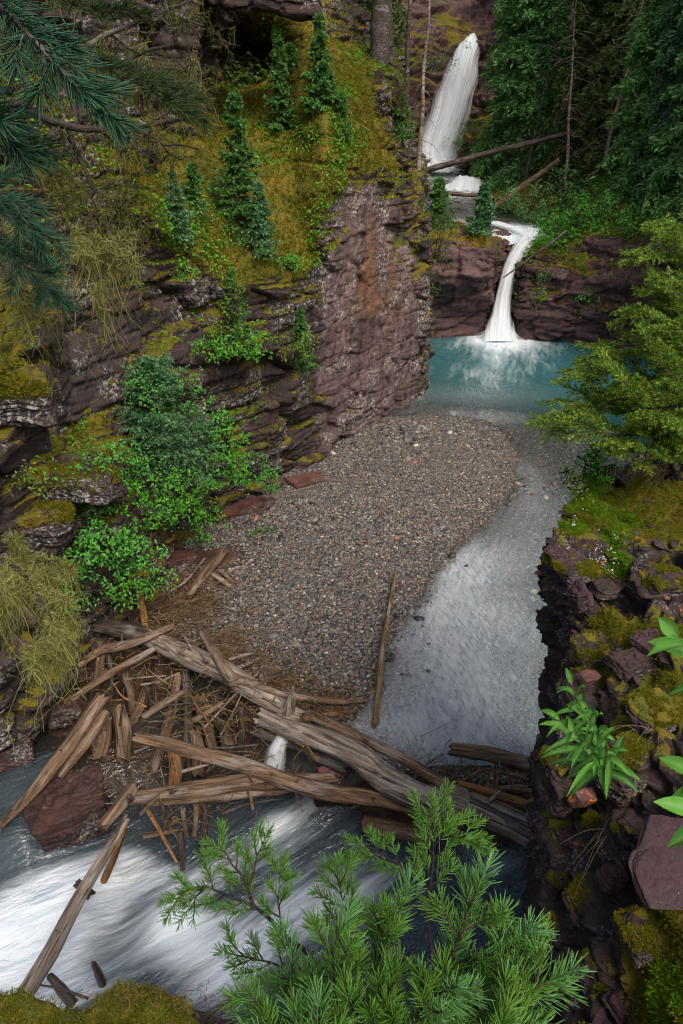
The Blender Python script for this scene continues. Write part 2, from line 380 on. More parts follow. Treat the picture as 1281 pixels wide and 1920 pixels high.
def soil_w(x, y):
    pts = [(330, 1130, .9), (400, 1060, .55), (250, 1190, 1.0), (420, 1230, .55), (530, 1290, .5), (620, 1325, .35), (200, 1430, 1.3), (470, 960, .35), (520, 915, .3)]
    v = 0*x
    for a, b, r in pts:
        q = onz(a, b); v = np.maximum(v, 1-np.hypot(x-q[0], y-q[1])/r/1.5)
    return np.clip(v, 0, 1)
xs = np.arange(-9, 14.01, .07); ys = np.arange(-1.5, 29, .07)
X, Y = np.meshgrid(xs, ys); Z = bed_z(X, Y); so_ = soil_w(X, Y)
so_ = np.maximum(so_, ss(.0, .4, np.interp(X, [p[0] for p in DAM], [p[1] for p in DAM])-Y))
P = np.stack([X, Y, Z], -1)
Z = Z+so_*.10*(fbm(P, 1.6, 4, 9)+.3)+.012*fbm(P, 9, 2, 3)
tag(put('riverbed', mesh('riverbed', np.stack([X, Y, Z], -1), gridF(*X.shape), attrs={'soil': so_}), M['bed']), 'gravelly gorge floor under the stream and pool', 'ground', kind='structure')
# one ground sheet far below that reaches every side
gx = np.linspace(-160, 160, 81); X, Y = np.meshgrid(gx, gx)
Z = -3.2+0*X+np.maximum(0, np.hypot(X, Y-12)-40)*.15+2*fbm(np.stack([X, Y, 0*X], -1), .03, 3, 2)*ss(30, 60, np.hypot(X, Y-12))
tag(put('forest_floor', mesh('forest_floor', np.stack([X, Y, Z], -1), gridF(81, 81)), M['soil']), 'dark forest floor rising all round the gorge', 'ground', kind='structure')

# pebbles, each a stone of its own
ico = np.array([(0, 0, 1)]+[(.894*math.cos(k*1.2566), .894*math.sin(k*1.2566), .447) for k in range(5)]+[(.894*math.cos(k*1.2566+.628), .894*math.sin(k*1.2566+.628), -.447) for k in range(5)]+[(0, 0, -1)])
icoF = np.array([(0, 1+k, 1+(k+1) % 5) for k in range(5)]+[(1+k, 6+k, 1+(k+1) % 5) for k in range(5)]+[(6+k, 6+(k+1) % 5, 1+(k+1) % 5) for k in range(5)]+[(11, 6+(k+1) % 5, 6+k) for k in range(5)])
def pebbles(name, n, seed, r0, r1, ok, label):
    rg = np.random.default_rng(seed)
    x = rg.uniform(-4, 7, n); y = rg.uniform(5.9, 21, n)
    z = bed_z(x, y); m = ok(x, y, z, rg.random(n)); x, y, z = x[m], y[m], z[m]; n = len(x)
    r = r0+(r1-r0)*rg.random(n)**2.2
    S = r[:, None]*np.stack([rg.uniform(.8, 1.45, n), rg.uniform(.7, 1.1, n), rg.uniform(.35, .75, n)], -1)
    a = rg.uniform(0, 6.28, n); tl = rg.normal(0, .25, n)
    L = ico[None]*S[:, None]*(1+rg.uniform(-.13, .13, (n, 12, 1)))
    L[..., 2] += L[..., 0]*tl[:, None]
    V = np.stack([L[..., 0]*np.cos(a)[:, None]-L[..., 1]*np.sin(a)[:, None]+x[:, None], L[..., 0]*np.sin(a)[:, None]+L[..., 1]*np.cos(a)[:, None]+y[:, None], L[..., 2]+(z+S[:, 2]*.25)[:, None]], -1)
    F = (icoF[None]+(np.arange(n)*12)[:, None, None]).reshape(-1, 3)
    tag(put(name, mesh(name, V, F), M['pebble']), label, 'gravel', kind='stuff')
def okbar(x, y, z, u):
    yd = np.interp(x, [p[0] for p in DAM], [p[1] for p in DAM])
    return (z > -.75) & (y > yd-.25) & (u < np.where(z < -.35, .6, 1)) & (u > soil_w(x, y)*1.6-.35) & (x < 6.2)
pebbles('cobbles', 2600, 8, .04, .10, lambda x, y, z, u: okbar(x, y, z, u) & (fbm(np.stack([x, y, 0*x], -1), .9, 3, 41) > .12) & (z > -.3), 'larger rounded stones scattered through the gravel')
pebbles('gravel', 235000, 3, .011, .032, okbar, 'mixed grey and rusty river gravel forming the bar beside the pool')

# ---------- rock displacement ----------
def rock_d(P, s=0, big=.30, blk=.16, bw=.8, bt=.34, fine=.05, lay=.15):
    Wp = P+.15*np.stack([vn(P*.8, s+11), vn(P*.8+9, s+12), .4*vn(P*.8+5, s+13)], -1)
    d = big*fbm(P, .4, 4, s)
    f1, f2, idd = worley(Wp/np.array([bw, bw, bt]), s+2)
    d = d+blk*(idd-.5)*1.6-blk*.65*(1-ss(0, .09, f2-f1))
    f1, f2, idd = worley(Wp/np.array([bw*.42, bw*.42, bt*.34]), s+7)
    d = d+blk*.38*(idd-.5)-blk*.16*(1-ss(0, .14, f2-f1))
    zz = (Wp[..., 2]+.05*Wp[..., 0])/(bt*.5); k = np.floor(zz); t = zz-k
    jx = np.floor((Wp[..., 0]+.7*Wp[..., 1])/(bw*1.7)+hsh(k, s=s+9)*7)
    d = d+lay*(hsh(k, jx, s=s)-.5)-lay*.45*(1-ss(0, .14, np.minimum(t, 1-t)))
    return d+fine*fbm(P/np.array([1, 1, .5]), 2.2/bw, 5, s+4, .6)
def blobs(P, lst):
    v = 0
    for px, py, Yd, r, wt in lst:
        v = v+wt*np.exp(-((P-at(px, py, Yd))**2).sum(-1)/(2*r*r))
    return v
def cliff(name, ctrl, step, mat, label, s=0, mossblobs=(), mossbase=0., nz0=.35, kind='structure', cat='cliff', soft=(), att=None, rnd=3, puff=.09, dent=None, **kw):
    Gd = patch(ctrl, step, rnd); N = gnorm(Gd)
    Nh = unit(N*np.array([1, 1, .55]))
    mo0 = np.clip(mossbase*ss(nz0, .85, N[..., 2])+blobs(Gd, mossblobs), 0, 1.2)
    sf = 1-.75*np.clip(mo0, 0, 1)
    if soft: sf = sf*(1-np.clip(blobs(Gd, soft), 0, .85))
    if dent: Gd = dent(Gd)
    dd = rock_d(Gd, s, **kw)*sf
    if dent: dd = dd+faceplates(Gd, att(Gd)['face'])
    Gd = Gd+Nh*dd[..., None]
    N2 = gnorm(Gd)
    mo = np.clip(mo0*(.55+.6*ss(-.2, .5, N2[..., 2]))+.55*ss(.45, .9, N2[..., 2])*(mossbase > 0), 0, 1.3)
    if puff:
        f1, f2, _ = worley(Gd/.42, s+30); g1, g2, _ = worley(Gd/.15, s+31)
        Gd = Gd+N2*(np.clip(mo, 0, 1)*(puff*(.6-f1)+puff*.35*(.6-g1)))[..., None]
    attrs = {'moss': mo}
    if att: attrs.update(att(Gd))
    o = put(name, mesh(name, Gd, gridF(*Gd.shape[:2]), attrs=attrs), mat)
    tag(o, label, cat, kind=kind)
    return Gd, N2, mo
def cols(cs):            # columns of (px,py,Y) or world points marked by a 4th value
    return np.array([[np.array(p[:3]) if len(p) == 4 else at(*p) for p in c] for c in cs]).transpose(1, 0, 2)
def under(p, dz=1.6): q = at(*p); return (q[0], q[1], q[2]-dz, 0)

# ----- the left wall with its mossy shelf and flat buttress face -----
LW = []
for c in [
    [(-420, 1500, 5.9), (-420, 1150, 5.8), (-430, 800, 6.0), (-440, 500, 6.3), (-450, 300, 7.5), (-450, 100, 9), (-450, -120, 12), (-450, -420, 14)],
    [(-200, 1480, 6.2), (-200, 1150, 6.1), (-210, 850, 6.3), (-200, 640, 6.6), (-220, 460, 8.2), (-220, 250, 9), (-220, 0, 12), (-220, -400, 14)],
    [(0, 1390, 7.0), (-10, 1130, 7.4), (-10, 860, 7.7), (0, 690, 8.1), (10, 520, 9.8), (20, 300, 10.4), (20, 60, 12), (0, -350, 14)],
    [(95, 1290, 8.0), (110, 1100, 8.3), (120, 930, 8.5), (60, 690, 8.9), (90, 530, 10.2), (90, 300, 10.8), (90, 60, 12.6), (80, -350, 14)],
    [(170, 1215, 8.7), (190, 1040, 8.9), (180, 900, 9.1), (110, 830, 9.8), (150, 520, 10.9), (155, 320, 11.3), (155, 80, 13), (150, -350, 15)],
    [(265, 1150, 9.6), (262, 1000, 10.2), (255, 850, 10.7), (250, 650, 11.3), (255, 460, 11.6), (255, 315, 12), (262, 100, 14.5), (260, -350, 16)],
    [(400, 1000, 12.3), (390, 900, 12.6), (380, 750, 12.8), (345, 505, 12.9), (325, 405, 13.2), (320, 275, 15), (350, 130, 18.3), (370, -350, 19)],
    [(520, 912, 14.3), (520, 790, 14.2), (510, 650, 14.2), (490, 520, 14.3), (470, 420, 15.2), (430, 255, 17.5), (430, 150, 20), (440, -350, 21)],
    [(597, 868, 15.72), (596, 740, 15.55), (593, 610, 15.45), (588, 500, 15.25), (560, 380, 15.9), (560, 250, 17.2), (540, 130, 20), (540, -300, 22)],
    [(606, 864, 15.9), (606, 740, 15.7), (604, 610, 15.6), (602, 490, 15.4), (604, 350, 15.7), (610, 215, 16.6), (600, 130, 19), (600, -120, 25)],
    [(705, 800, 18.1), (702, 660, 17.9), (699, 520, 17.8), (696, 400, 17.7), (692, 300, 17.5), (685, 185, 18.3), (690, 125, 21), (690, 60, 27)],
    [(790, 748, 20.6), (793, 620, 20.6), (792, 500, 20.6), (786, 400, 20.6), (765, 315, 20.4), (742, 225, 20.8), (738, 150, 22.5), (738, 100, 28)],
    [(797, 735, 21.1), (799, 620, 21.1), (797, 500, 21.1), (793, 405, 21.1), (775, 320, 21.1), (752, 240, 21.8), (748, 165, 23.5), (745, 110, 28.4)],
    [(2.45, 25.5, 0, 0), (2.5, 25.5, 2, 0), (2.5, 25.5, 3.8, 0), (2.5, 25.5, 5.2, 0), (2.4, 25.5, 6.4, 0), (2.0, 25.8, 7.2, 0), (1.6, 27, 8.0, 0), (1.2, 30, 9.4, 0)],
]:
    b = np.array(c[0][:3]) if len(c[0]) == 4 else at(*c[0])
    LW.append([(b[0], b[1], -2.2, 0), (b[0], b[1], .0 if b[1] > 9 else -.4, 0)]+c[1:])
def faceplates(P, f):      # upright plates and cracks of the buttress face
    q = P+.2*np.stack([vn(P*1.3, 61), vn(P*1.3, 62), vn(P*1.1, 63)], -1); f1, f2, i_ = worley(q/np.array([.75, .75, 1.7]), 64); g1, g2, j_ = worley(q/np.array([.32, .32, .5]), 66)
    return f*(.16*(i_-.5)-.07*(1-ss(0, .09, f2-f1))+.07*(j_-.5)-.03*(1-ss(0, .10, g2-g1))+.04*fbm(P, 4.5, 4, 67))
def faceatt(P):
    a = at(606, 864, 15.9); b = at(790, 748, 20.6); e = unit((b-a)*[1, 1, 0]); nrm = np.array([e[1], -e[0], 0])
    u = ((P-a)*e).sum(-1); d = ((P-a)*nrm).sum(-1); L = np.linalg.norm((b-a)[:2])
    f = ss(-.35, .05, u)*(1-ss(L-.9, L+.1, u))*ss(-.9, -.3, d)*(1-ss(5.6, 6.6, P[..., 2]+.6*vn(P*.8)))
    wm = np.exp(-((u-2.6)/1.2)**2-((P[..., 2]-3.9)/1.1)**2)*1.5
    return {'face': np.clip(f*(.72+.6*fbm(P, .8, 3, 77)), 0, 1), 'warm': np.clip(wm, 0, 1)}
mb = [(400, 345, 14.6, .8, 1.2), (350, 400, 13.4, .45, 1.), (470, 420, 15, .7, 1.1), (545, 495, 15.2, .4, 1.2), (520, 300, 16.5, .9, 1.), (600, 200, 17, 1., 1.1), (650, 190, 17.8, .8, 1.2), (700, 230, 18, .7, .9),
      (560, 330, 15.8, .6, 1.1), (430, 470, 13.9, .5, 1.), (120, 340, 11, .3, .9), (270, 345, 12.1, .35, 1.1), (320, 420, 13, .4, .9), (60, 290, 10.5, .25, .7), (530, 110, 20, .9, 1.1), (500, 60, 21, .7, .9),
      (20, 700, 8.1, .3, 1.1), (60, 920, 8.4, .3, .9), (40, 700, 8.6, .35, .9), (90, 860, 8.8, .3, .7), (740, 300, 19, .5, .7), (770, 380, 20.5, .6, .6), (775, 470, 20.6, .35, .45), (60, 1010, 8.2, .25, .7), (440, 790, 13.5, .3, .4), (560, 740, 15.4, .25, .6), (600, 560, 15.5, .25, .5), (300, 620, 11.6, .4, .35), (420, 620, 13.8, .5, .35)]
def cave(P):
    c = at(430, 82, 19.3); w_ = np.exp(-((P[..., 0]-c[0])/1.15)**2-((P[..., 2]-c[2])/.75)**2-((P[..., 1]-c[1])/2.5)**2)
    return P+np.stack([0*w_, 3.2*w_, -.2*w_], -1)
LC = cliff('cliff', cols(LW), .031, M['cliff'], 'tall dark layered gorge wall left of the gravel bar, shelf of ochre moss above a purple buttress', 1, mb, .55, .45, att=faceatt, dent=cave, rnd=1, big=.46, blk=.30, bw=1.25, bt=.62, lay=.17,
           soft=[(650, 720, 16.8, 1.1, .9), (700, 560, 18, 1.1, .8), (690, 420, 17.7, 1., .8), (740, 600, 19.3, 1., .7), (630, 560, 16.3, .8, .7), (745, 690, 19.5, 1., .8), (180, 700, 11, .7, .8)])

# ----- rock left of the lower fall -----
BK = [
    [(760, 632, 27.4), (760, 600, 27.6), (760, 540, 26.8), (760, 450, 26.8), (760, 425, 27.6), (760, 395, 31), (760, 385, 33)],
    [(815, 632, 27.6), (815, 596, 27.9), (812, 530, 26.7), (812, 440, 26.7), (812, 420, 27.5), (815, 395, 31), (815, 385, 33)],
    [(870, 628, 27.9), (870, 590, 28.2), (872, 530, 26.5), (868, 455, 26.6), (866, 432, 27.3), (860, 408, 30), (850, 388, 33)],
    [(915, 620, 28.0), (918, 585, 27.9), (922, 530, 26.8), (925, 465, 26.8), (920, 440, 27.3), (905, 416, 29.5), (880, 392, 33)],
    [(924, 615, 28.6), (926, 580, 28.4), (929, 530, 27.4), (938, 470, 27.2), (938, 446, 27.6), (925, 420, 29.5), (900, 395, 33)],
    [(932, 600, 30.2), (934, 570, 30.0), (938, 530, 29.8), (952, 480, 29.4), (956, 452, 29.2), (945, 425, 30.2), (915, 398, 33)],
]
def withbase(L, z=-2.2):
    out = []
    for c in L:
        b = np.array(c[0][:3]) if len(c[0]) == 4 else at(*c[0]); out.append([(b[0], b[1], z, 0)]+list(c))
    return cols(out)
def lowback(C):
    C[-2, :, 2] -= .25; C[-1, :, 2] -= .8; return C
cliff('rock_outcrop', lowback(withbase(BK)), .07, M['far'], 'dark undercut rock bluff left of the narrow lower fall', 3, [(905, 450, 27.2, .3, 1.0), (810, 430, 27, .6, .8)], .15, .5, big=.2, blk=.2, bw=1.3, bt=.5)
# ----- rock right of the lower fall and on round the pool -----
CK = [
    [(940, 610, 30.2), (940, 560, 30), (950, 505, 29.6), (985, 462, 29.3), (1005, 445, 29.6), (1010, 430, 31), (985, 415, 34)],
    [(953, 618, 28.2), (955, 560, 28.2), (962, 512, 27.9), (990, 470, 28.2), (1012, 452, 28.8), (1030, 425, 31), (1010, 395, 35)],
    [(972, 626, 27.6), (975, 565, 27.3), (978, 520, 27.2), (1000, 480, 27.5), (1025, 462, 28.2), (1060, 420, 31), (1040, 350, 36)],
    [(1050, 637, 27.2), (1050, 570, 26.8), (1050, 520, 26.7), (1052, 468, 27), (1062, 446, 27.6), (1085, 400, 30), (1090, 300, 36)],
    [(1120, 641, 26.8), (1120, 570, 26.5), (1120, 500, 26.3), (1115, 445, 26.4), (1120, 425, 27), (1130, 370, 30), (1150, 290, 35)],
    [(1185, 655, 26.0), (1185, 580, 25.8), (1185, 500, 25.7), (1185, 440, 25.8), (1190, 420, 26.4), (1200, 350, 29), (1230, 260, 34)],
    [(1300, 690, 23.8), (1300, 600, 23.6), (1300, 510, 23.5), (1300, 440, 23.6), (1300, 415, 24.2), (1310, 340, 27), (1350, 220, 33)],
    [(1500, 760, 20.0), (1500, 640, 19.8), (1500, 520, 19.6), (1500, 450, 19.6), (1500, 420, 20.2), (1500, 330, 24), (1550, 150, 31)],
    [(1650, 900, 15.5), (1650, 760, 15.3), (1650, 620, 15.2), (1660, 500, 15.2), (1680, 440, 16), (1700, 300, 20), (1800, 100, 28)],
    [(1650, 1100, 11), (1650, 960, 10.8), (1650, 760, 10.8), (1700, 600, 10.8), (1750, 500, 11.5), (1800, 300, 15), (1900, 0, 22)],
]
cliff('rock_wall', withbase(CK), .08, M['far'], 'dark layered rock wall right of the lower fall, curving round the far pool', 4, [(1090, 500, 26.5, .35, 1.), (1130, 400, 28, .8, .9), (1010, 550, 27.2, .3, .6), (1050, 470, 27, .4, .8), (1210, 440, 26, .6, .9), (1080, 560, 26.8, .3, .6), (1160, 520, 26, .4, .5)], .55, .45, big=.3, blk=.22, bw=1.2, bt=.45)
# ----- the slope above it, up to the forest, and the head wall of the upper fall -----
def slope(name, pts, step, mat, label, s, **k): return cliff(name, np.array([[at(*p) for p in r] for r in pts]), step, mat, label, s, **k)
slope('hillside', [
    [(985, 430, 30.5), (1040, 440, 29.8), (1120, 430, 28), (1190, 430, 27), (1300, 420, 25), (1500, 430, 21), (1760, 470, 16)],
    [(960, 400, 33), (1040, 400, 32), (1120, 385, 31), (1200, 370, 30), (1300, 345, 28), (1500, 340, 25), (1900, 330, 20)],
    [(915, 365, 37), (990, 350, 36), (1100, 320, 35), (1200, 290, 34), (1300, 270, 33), (1550, 230, 30), (2000, 150, 26)],
    [(890, 330, 42), (960, 290, 41), (1080, 230, 40), (1200, 190, 40), (1320, 150, 40), (1600, 80, 40), (2100, -60, 38)],
    [(880, 250, 47), (950, 190, 47), (1080, 120, 48), (1200, 60, 50), (1350, 0, 52), (1650, -120, 55), (2200, -250, 58)],
    [(850, 40, 50), (950, 20, 52), (1080, -60, 56), (1200, -120, 60), (1350, -200, 64), (1650, -320, 70), (2200, -450, 80)]],
    .2, M['far'], 'wooded hillside of moss and red rock rising right of the falls', 6, mossbase=.9, nz0=.2, big=.5, blk=.3, bw=1.6, bt=.7)
slope('head_wall', [
    [(480, 420, 41), (640, 400, 42), (740, 370, 43.5), (800, 350, 44.2), (850, 345, 45), (900, 340, 44.5), (960, 350, 44), (1100, 360, 44)],
    [(480, 250, 41), (640, 250, 42), (745, 250, 43.6), (800, 250, 44.6), (850, 250, 45.2), (900, 260, 44.6), (960, 250, 44.2), (1100, 250, 45)],
    [(480, 120, 41.5), (640, 120, 42), (750, 130, 43.8), (820, 140, 45.2), (865, 150, 45.8), (905, 160, 45.2), (960, 150, 44.8), (1100, 150, 46)],
    [(480, 30, 42), (640, 20, 42.5), (760, 60, 44), (830, 86, 45.7), (880, 88, 46.6), (915, 80, 46), (960, 50, 45.5), (1100, 50, 47)],
    [(480, -60, 43), (640, -80, 43.5), (760, -20, 45.5), (830, 0, 48), (880, 10, 48.5), (915, 0, 48), (960, -40, 47), (1100, -50, 48)],
    [(480, -260, 45), (640, -260, 46), (760, -200, 48), (830, -180, 50), (880, -180, 50.5), (915, -180, 50), (960, -200, 49), (1100, -250, 50)]],
    .12, M['far'], 'reddish layered head wall behind the upper waterfall', 8, mossbase=.35, nz0=.5, big=.5, blk=.4, bw=2.2, bt=.6, lay=.2, mossblobs=[(790, 100, 44.5, 1.2, .6), (940, 240, 44.5, 1.2, .8), (850, 50, 47, 1., .5)])
# forest bank behind the left buttress
slope('wooded_bank', [
    [(430, 170, 21), (560, 150, 22), (690, 125, 22.5), (745, 180, 24), (765, 380, 28.5)],
    [(430, 80, 25), (560, 90, 26), (690, 100, 27), (740, 190, 30), (775, 390, 33)],
    [(430, 20, 31), (560, 40, 32), (690, 90, 33), (735, 230, 36), (790, 372, 38)],
    [(430, -100, 38), (560, -60, 39), (680, 40, 40), (730, 250, 42), (780, 345, 44)],
    [(430, -400, 46), (560, -400, 46), (660, -380, 46), (720, -100, 46), (760, 250, 46)]],
    .16, M['far'], 'wooded bank behind the mossy buttress', 12, mossbase=.7, nz0=.3, big=.4, blk=.2, bw=1.6, bt=.6)
# bed of the upper stream: stepped red rock
US = np.array([[at(*p) for p in r] for r in [
    [(905, 470, 28.6), (945, 462, 28.9), (985, 452, 29.2), (1025, 440, 29.6)],
    [(880, 442, 29.2), (925, 438, 29.6), (990, 424, 30.2), (1030, 415, 30.8)],
    [(830, 424, 31.0), (880, 420, 31.2), (945, 412, 31.6), (1000, 402, 32)],
    [(790, 404, 33.5), (850, 402, 33.6), (905, 397, 33.8), (960, 392, 34)],
    [(780, 378, 36.5), (830, 374, 36.6), (890, 371, 36.8), (940, 368, 37)],
    [(770, 354, 38.0), (830, 350, 38.2), (890, 349, 38.4), (930, 347, 38.6)],
    [(750, 336, 42.0), (800, 333, 42.4), (870, 332, 43), (930, 330, 43.5)],
    [(740, 325, 45), (800, 322, 45.4), (870, 322, 46), (930, 318, 46)]]])
UB = patch(US-[0, 0, .16], .1); UB = UB+unit(gnorm(UB))*(rock_d(UB, 21, .15, .16, 1.0, .5))[..., None]
mo = np.zeros(UB.shape[:2])
tag(put('stream_ledges', mesh('stream_ledges', UB, gridF(*UB.shape[:2]), attrs={'moss': mo}), M['far']), 'stepped red rock ledges under the upper stream', 'ground', kind='structure')
# ---------- water ----------
def foam_col(g, a=(.62, .70, .76)): return g.bsdf(a, .6, None, .2)
def water_mat(name, deep, dens, rip, RIP=.4, fa=.75, fb=.9):
    g = G(name); p = g.obj(); d = g.attr('depth'); fo = g.attr('foam')
    uv = g.n('CombineXYZ', {0: g.attr('fu'), 1: g.attr('fv')}).outputs[0]
    n1 = g.noise(g.map(uv, (1.1, 4.6, 1)), 1.6*rip, 4, .55, .5)
    n2 = g.noise(g.map(uv, (2.6, 8, 1)), 2.6*rip, 3, .6, .4)
    h = g.math('ADD', n1, g.math('MULTIPLY', n2, .45))
    nrm = g.bump(h, RIP, .09)
    t = g.math('SUBTRACT', 1., g.math('POWER', 2.718, g.math('MULTIPLY', d, -dens)))
    body = g.mixsh(t, g.n('BsdfTransparent', {'Color': (.955, .975, .97, 1)}).outputs[0], g.n('BsdfDiffuse', {'Color': g.mix(g.attr('mud'), deep, (.075, .042, .02)), 'Normal': nrm}).outputs[0])
    fr = g.n('Fresnel', {'IOR': 1.36, 'Normal': nrm}).outputs[0]
    gl = g.n('BsdfGlossy', {'Color': (1, 1, 1, 1), 'Roughness': .10, 'Normal': nrm}).outputs[0]
    sh = g.mixsh(g.math('MINIMUM', g.math('MULTIPLY', fr, 1.35), 1.), body, gl)
    f1 = g.noise(g.map(uv, (.55, 3.4, 1)), 1.4, 6, .6, 1.0)
    f2 = g.noise(g.map(uv, (.35, 2.0, 1)), 1.3, 4, .55, .8)
    fm = g.math('ADD', fo, g.math('ADD', g.math('MULTIPLY', g.math('SUBTRACT', f1, .5), fa), g.math('MULTIPLY', g.math('SUBTRACT', f2, .5), fb)))
    fm = g.math('MULTIPLY', g.step(fm, .12, 1.2), g.step(fo, .0, .4))
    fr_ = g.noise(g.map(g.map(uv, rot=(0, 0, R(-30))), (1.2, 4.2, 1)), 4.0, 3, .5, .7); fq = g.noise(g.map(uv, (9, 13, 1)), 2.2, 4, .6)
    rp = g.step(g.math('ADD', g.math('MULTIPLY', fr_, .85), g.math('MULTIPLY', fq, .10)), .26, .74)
    painted_sheen = g.math('MULTIPLY', g.attr('painted_sheen'), g.math('ADD', .19, g.math('MULTIPLY', rp, .15)))  # silvery shine mixed in as pale colour, broken by ripples
    fm = g.math('MAXIMUM', fm, painted_sheen)
    fcol = g.mix(g.step(g.noise(g.map(uv, (.6, 4.2, 1)), 1.3, 5, .6, .9), .28, .68), (.58, .67, .73), (.84, .89, .92))
    sh = g.mixsh(g.math('MULTIPLY', fm, .94), sh, g.n('BsdfDiffuse', {'Color': fcol, 'Normal': nrm}).outputs[0])
    return g.done(sh)
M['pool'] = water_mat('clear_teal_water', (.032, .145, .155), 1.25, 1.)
M['rapids'] = water_mat('rapids_water', (.060, .085, .10), 2.2, .7, .8, 1.0, 1.3)
def flowuv(X, Y, line):         # along and across a flow line (world xy)
    L = np.array(line); best = np.full(X.shape, 1e9); fu = 0*X; fv = 0*X; acc = 0
    for i in range(len(L)-1):
        a, b = L[i], L[i+1]; ab = b-a; l = np.hypot(*ab)
        t = ((X-a[0])*ab[0]+(Y-a[1])*ab[1])/l**2
        tc = np.clip(t, 0 if i else -9, 1 if i < len(L)-2 else 9)
        dx, dy = X-a[0]-tc*ab[0], Y-a[1]-tc*ab[1]; d = np.hypot(dx, dy)
        sgn = np.sign(ab[0]*(Y-a[1])-ab[1]*(X-a[0])); m = d < best
        best = np.where(m, d, best); fu = np.where(m, acc+tc*l, fu); fv = np.where(m, d*sgn, fv); acc += l
    return fu, fv
def gauss(X, Y, lst, z=0):
    v = 0*X
    for px, py, rx, ry, wt in lst:
        q = onz(px, py, z); v = v+wt*np.exp(-((X-q[0])/rx)**2-((Y-q[1])/ry)**2)
    return v
xs = np.arange(-2.5, 13, .07); ys = np.arange(6.35, 30.2, .07); X, Y = np.meshgrid(xs, ys)
fl = [onz(x, y)[:2] for x, y in [(940, 630), (930, 720), (960, 830), (1000, 930), (950, 1060), (900, 1250), (850, 1420)]]
fu, fv = flowuv(X, Y, fl); D = np.maximum(-bed_z(X, Y), 0)
yd = np.interp(X, [p[0] for p in DAM], [p[1] for p in DAM]); s_ = yd-Y
D = np.where(s_ > 0, np.minimum(D, .05), D)
foam = gauss(X, Y, [(938, 628, 1.0, 1.1, 1.9), (950, 645, 1.9, 1.6, .85), (960, 690, 3.0, 2.2, .26), (900, 720, 2.2, 1.8, .17), (870, 775, 1.6, .4, .30), (925, 790, .5, .6, .26), (985, 850, .4, 1.2, .16), (865, 1050, .55, .8, .0)])
painted_sheen = np.clip(gauss(X, Y, [(900, 1050, .9, .9, .8), (850, 1120, .8, .9, 1.), (860, 1060, .5, .6, .8), (825, 1140, .45, .6, .6), (830, 1220, 1., .9, 1.), (900, 1300, 1., .8, .75), (800, 1350, 1., .7, .8), (900, 1400, 1., .5, .6), (720, 1370, .5, .4, .45), (980, 1180, .7, .9, .75), (975, 900, .6, 1.5, .5), (900, 785, 1.2, .5, .5), (880, 740, 2.5, 1.2, .35), (1000, 1000, 1.0, 2.2, .35)]), 0, 1.35)*ss(.0, .02, D)  # sheen of reflected sky on the shallows, painted into the water colour
wav = .010*fbm(np.stack([fu*1.2, fv*3.5, 0*fu], -1), 1.6, 3, 8)*ss(.0, .12, D)+.05*gauss(X, Y, [(940, 632, .7, .8, 1)])+.006*fbm(np.stack([X*1.2+Y*.5, Y*.9-X*.4, 0*X], -1), 2.6, 3, 18)*ss(0, .1, D)
Zw = wav-np.maximum(0, s_)*.0-np.where(s_ > 0, ss(0, .9, s_)*.55, 0)+.004
keep = (s_ < 1.0)
V = np.stack([X, Y, Zw], -1); Fq = gridF(*X.shape); kf = keep.ravel()[Fq].all(1)
def compact(V, F, attrs):
    V = V.reshape(-1, 3); u, inv = np.unique(F, return_inverse=True)
    return V[u], inv.reshape(F.shape), {k: v.ravel()[u] for k, v in attrs.items()}
V2, F2, A2 = compact(V, Fq[kf], {'depth': D, 'foam': foam, 'fu': fu, 'fv': fv, 'painted_sheen': painted_sheen})
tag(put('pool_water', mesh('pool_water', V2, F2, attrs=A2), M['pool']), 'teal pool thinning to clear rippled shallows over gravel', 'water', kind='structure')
# lower rapids, and the still brown backwater left of the jam
xs = np.arange(-6.5, 4.2, .05); ys = np.arange(-1, 8.9, .05); X, Y = np.meshgrid(xs, ys)
fl = [onz(x, y, -.9)[:2] for x, y in [(900, 1420), (660, 1500), (520, 1580), (330, 1690), (60, 1800), (-300, 1900)]]
fu, fv = flowuv(X, Y, fl)
zl = -.62-.055*np.clip(fu-1., 0, 9)-.12*ss(3.0, 5.2, fu)
lift = gauss(X, Y, [(310, 1725, .42, .3, .16), (620, 1530, .4, .25, .12), (90, 1700, .6, .5, .16), (700, 1590, .5, .3, .10), (480, 1500, .4, .3, .05), (180, 1640, .25, .2, .12)], -.9)
dip = gauss(X, Y, [(230, 1720, .35, .3, .10), (450, 1610, .6, .35, .05)], -.9)
calm = gauss(X, Y, [(40, 1460, .9, .7, 1.), (200, 1400, .9, .5, .8), (330, 1330, .7, .5, .8), (20, 1560, .5, .4, .6)], -.6)
calm = np.clip(calm, 0, 1)
zl = zl+(lift-dip)+.05*fbm(np.stack([fu*.8, fv*2.4, 0*fu], -1), 1.3, 3, 6)*(1-calm)
zl = zl*(1-calm)+calm*-.60
foam = gauss(X, Y, [(60, 1720, .6, .45, 1.3), (30, 1790, .55, .45, 1.0), (130, 1850, .5, .35, .8), (330, 1740, .36, .32, 1.05), (440, 1780, .6, .4, .65), (300, 1650, .6, .35, .5), (520, 1580, .4, .22, .3), (560, 1720, .6, .35, .4), (470, 1700, .25, .2, -.2), (235, 1765, .35, .3, .42), (215, 1690, .3, .3, .3), (420, 1570, .5, .2, -.35), (330, 1600, .35, .2, -.3), (130, 1640, .4, .3, .5), (620, 1525, .36, .2, .85), (540, 1560, .4, .25, .45), (500, 1650, .9, .5, .30), (700, 1530, .3, .2, .5), (240, 1610, .35, .2, .45), (900, 1640, .5, .5, .40), (420, 1840, .6, .4, .5), (700, 1700, .8, .5, .45), (780, 1490, .3, .2, .45), (190, 1640, .2, .25, .5)], -.95)*(1-.9*calm)
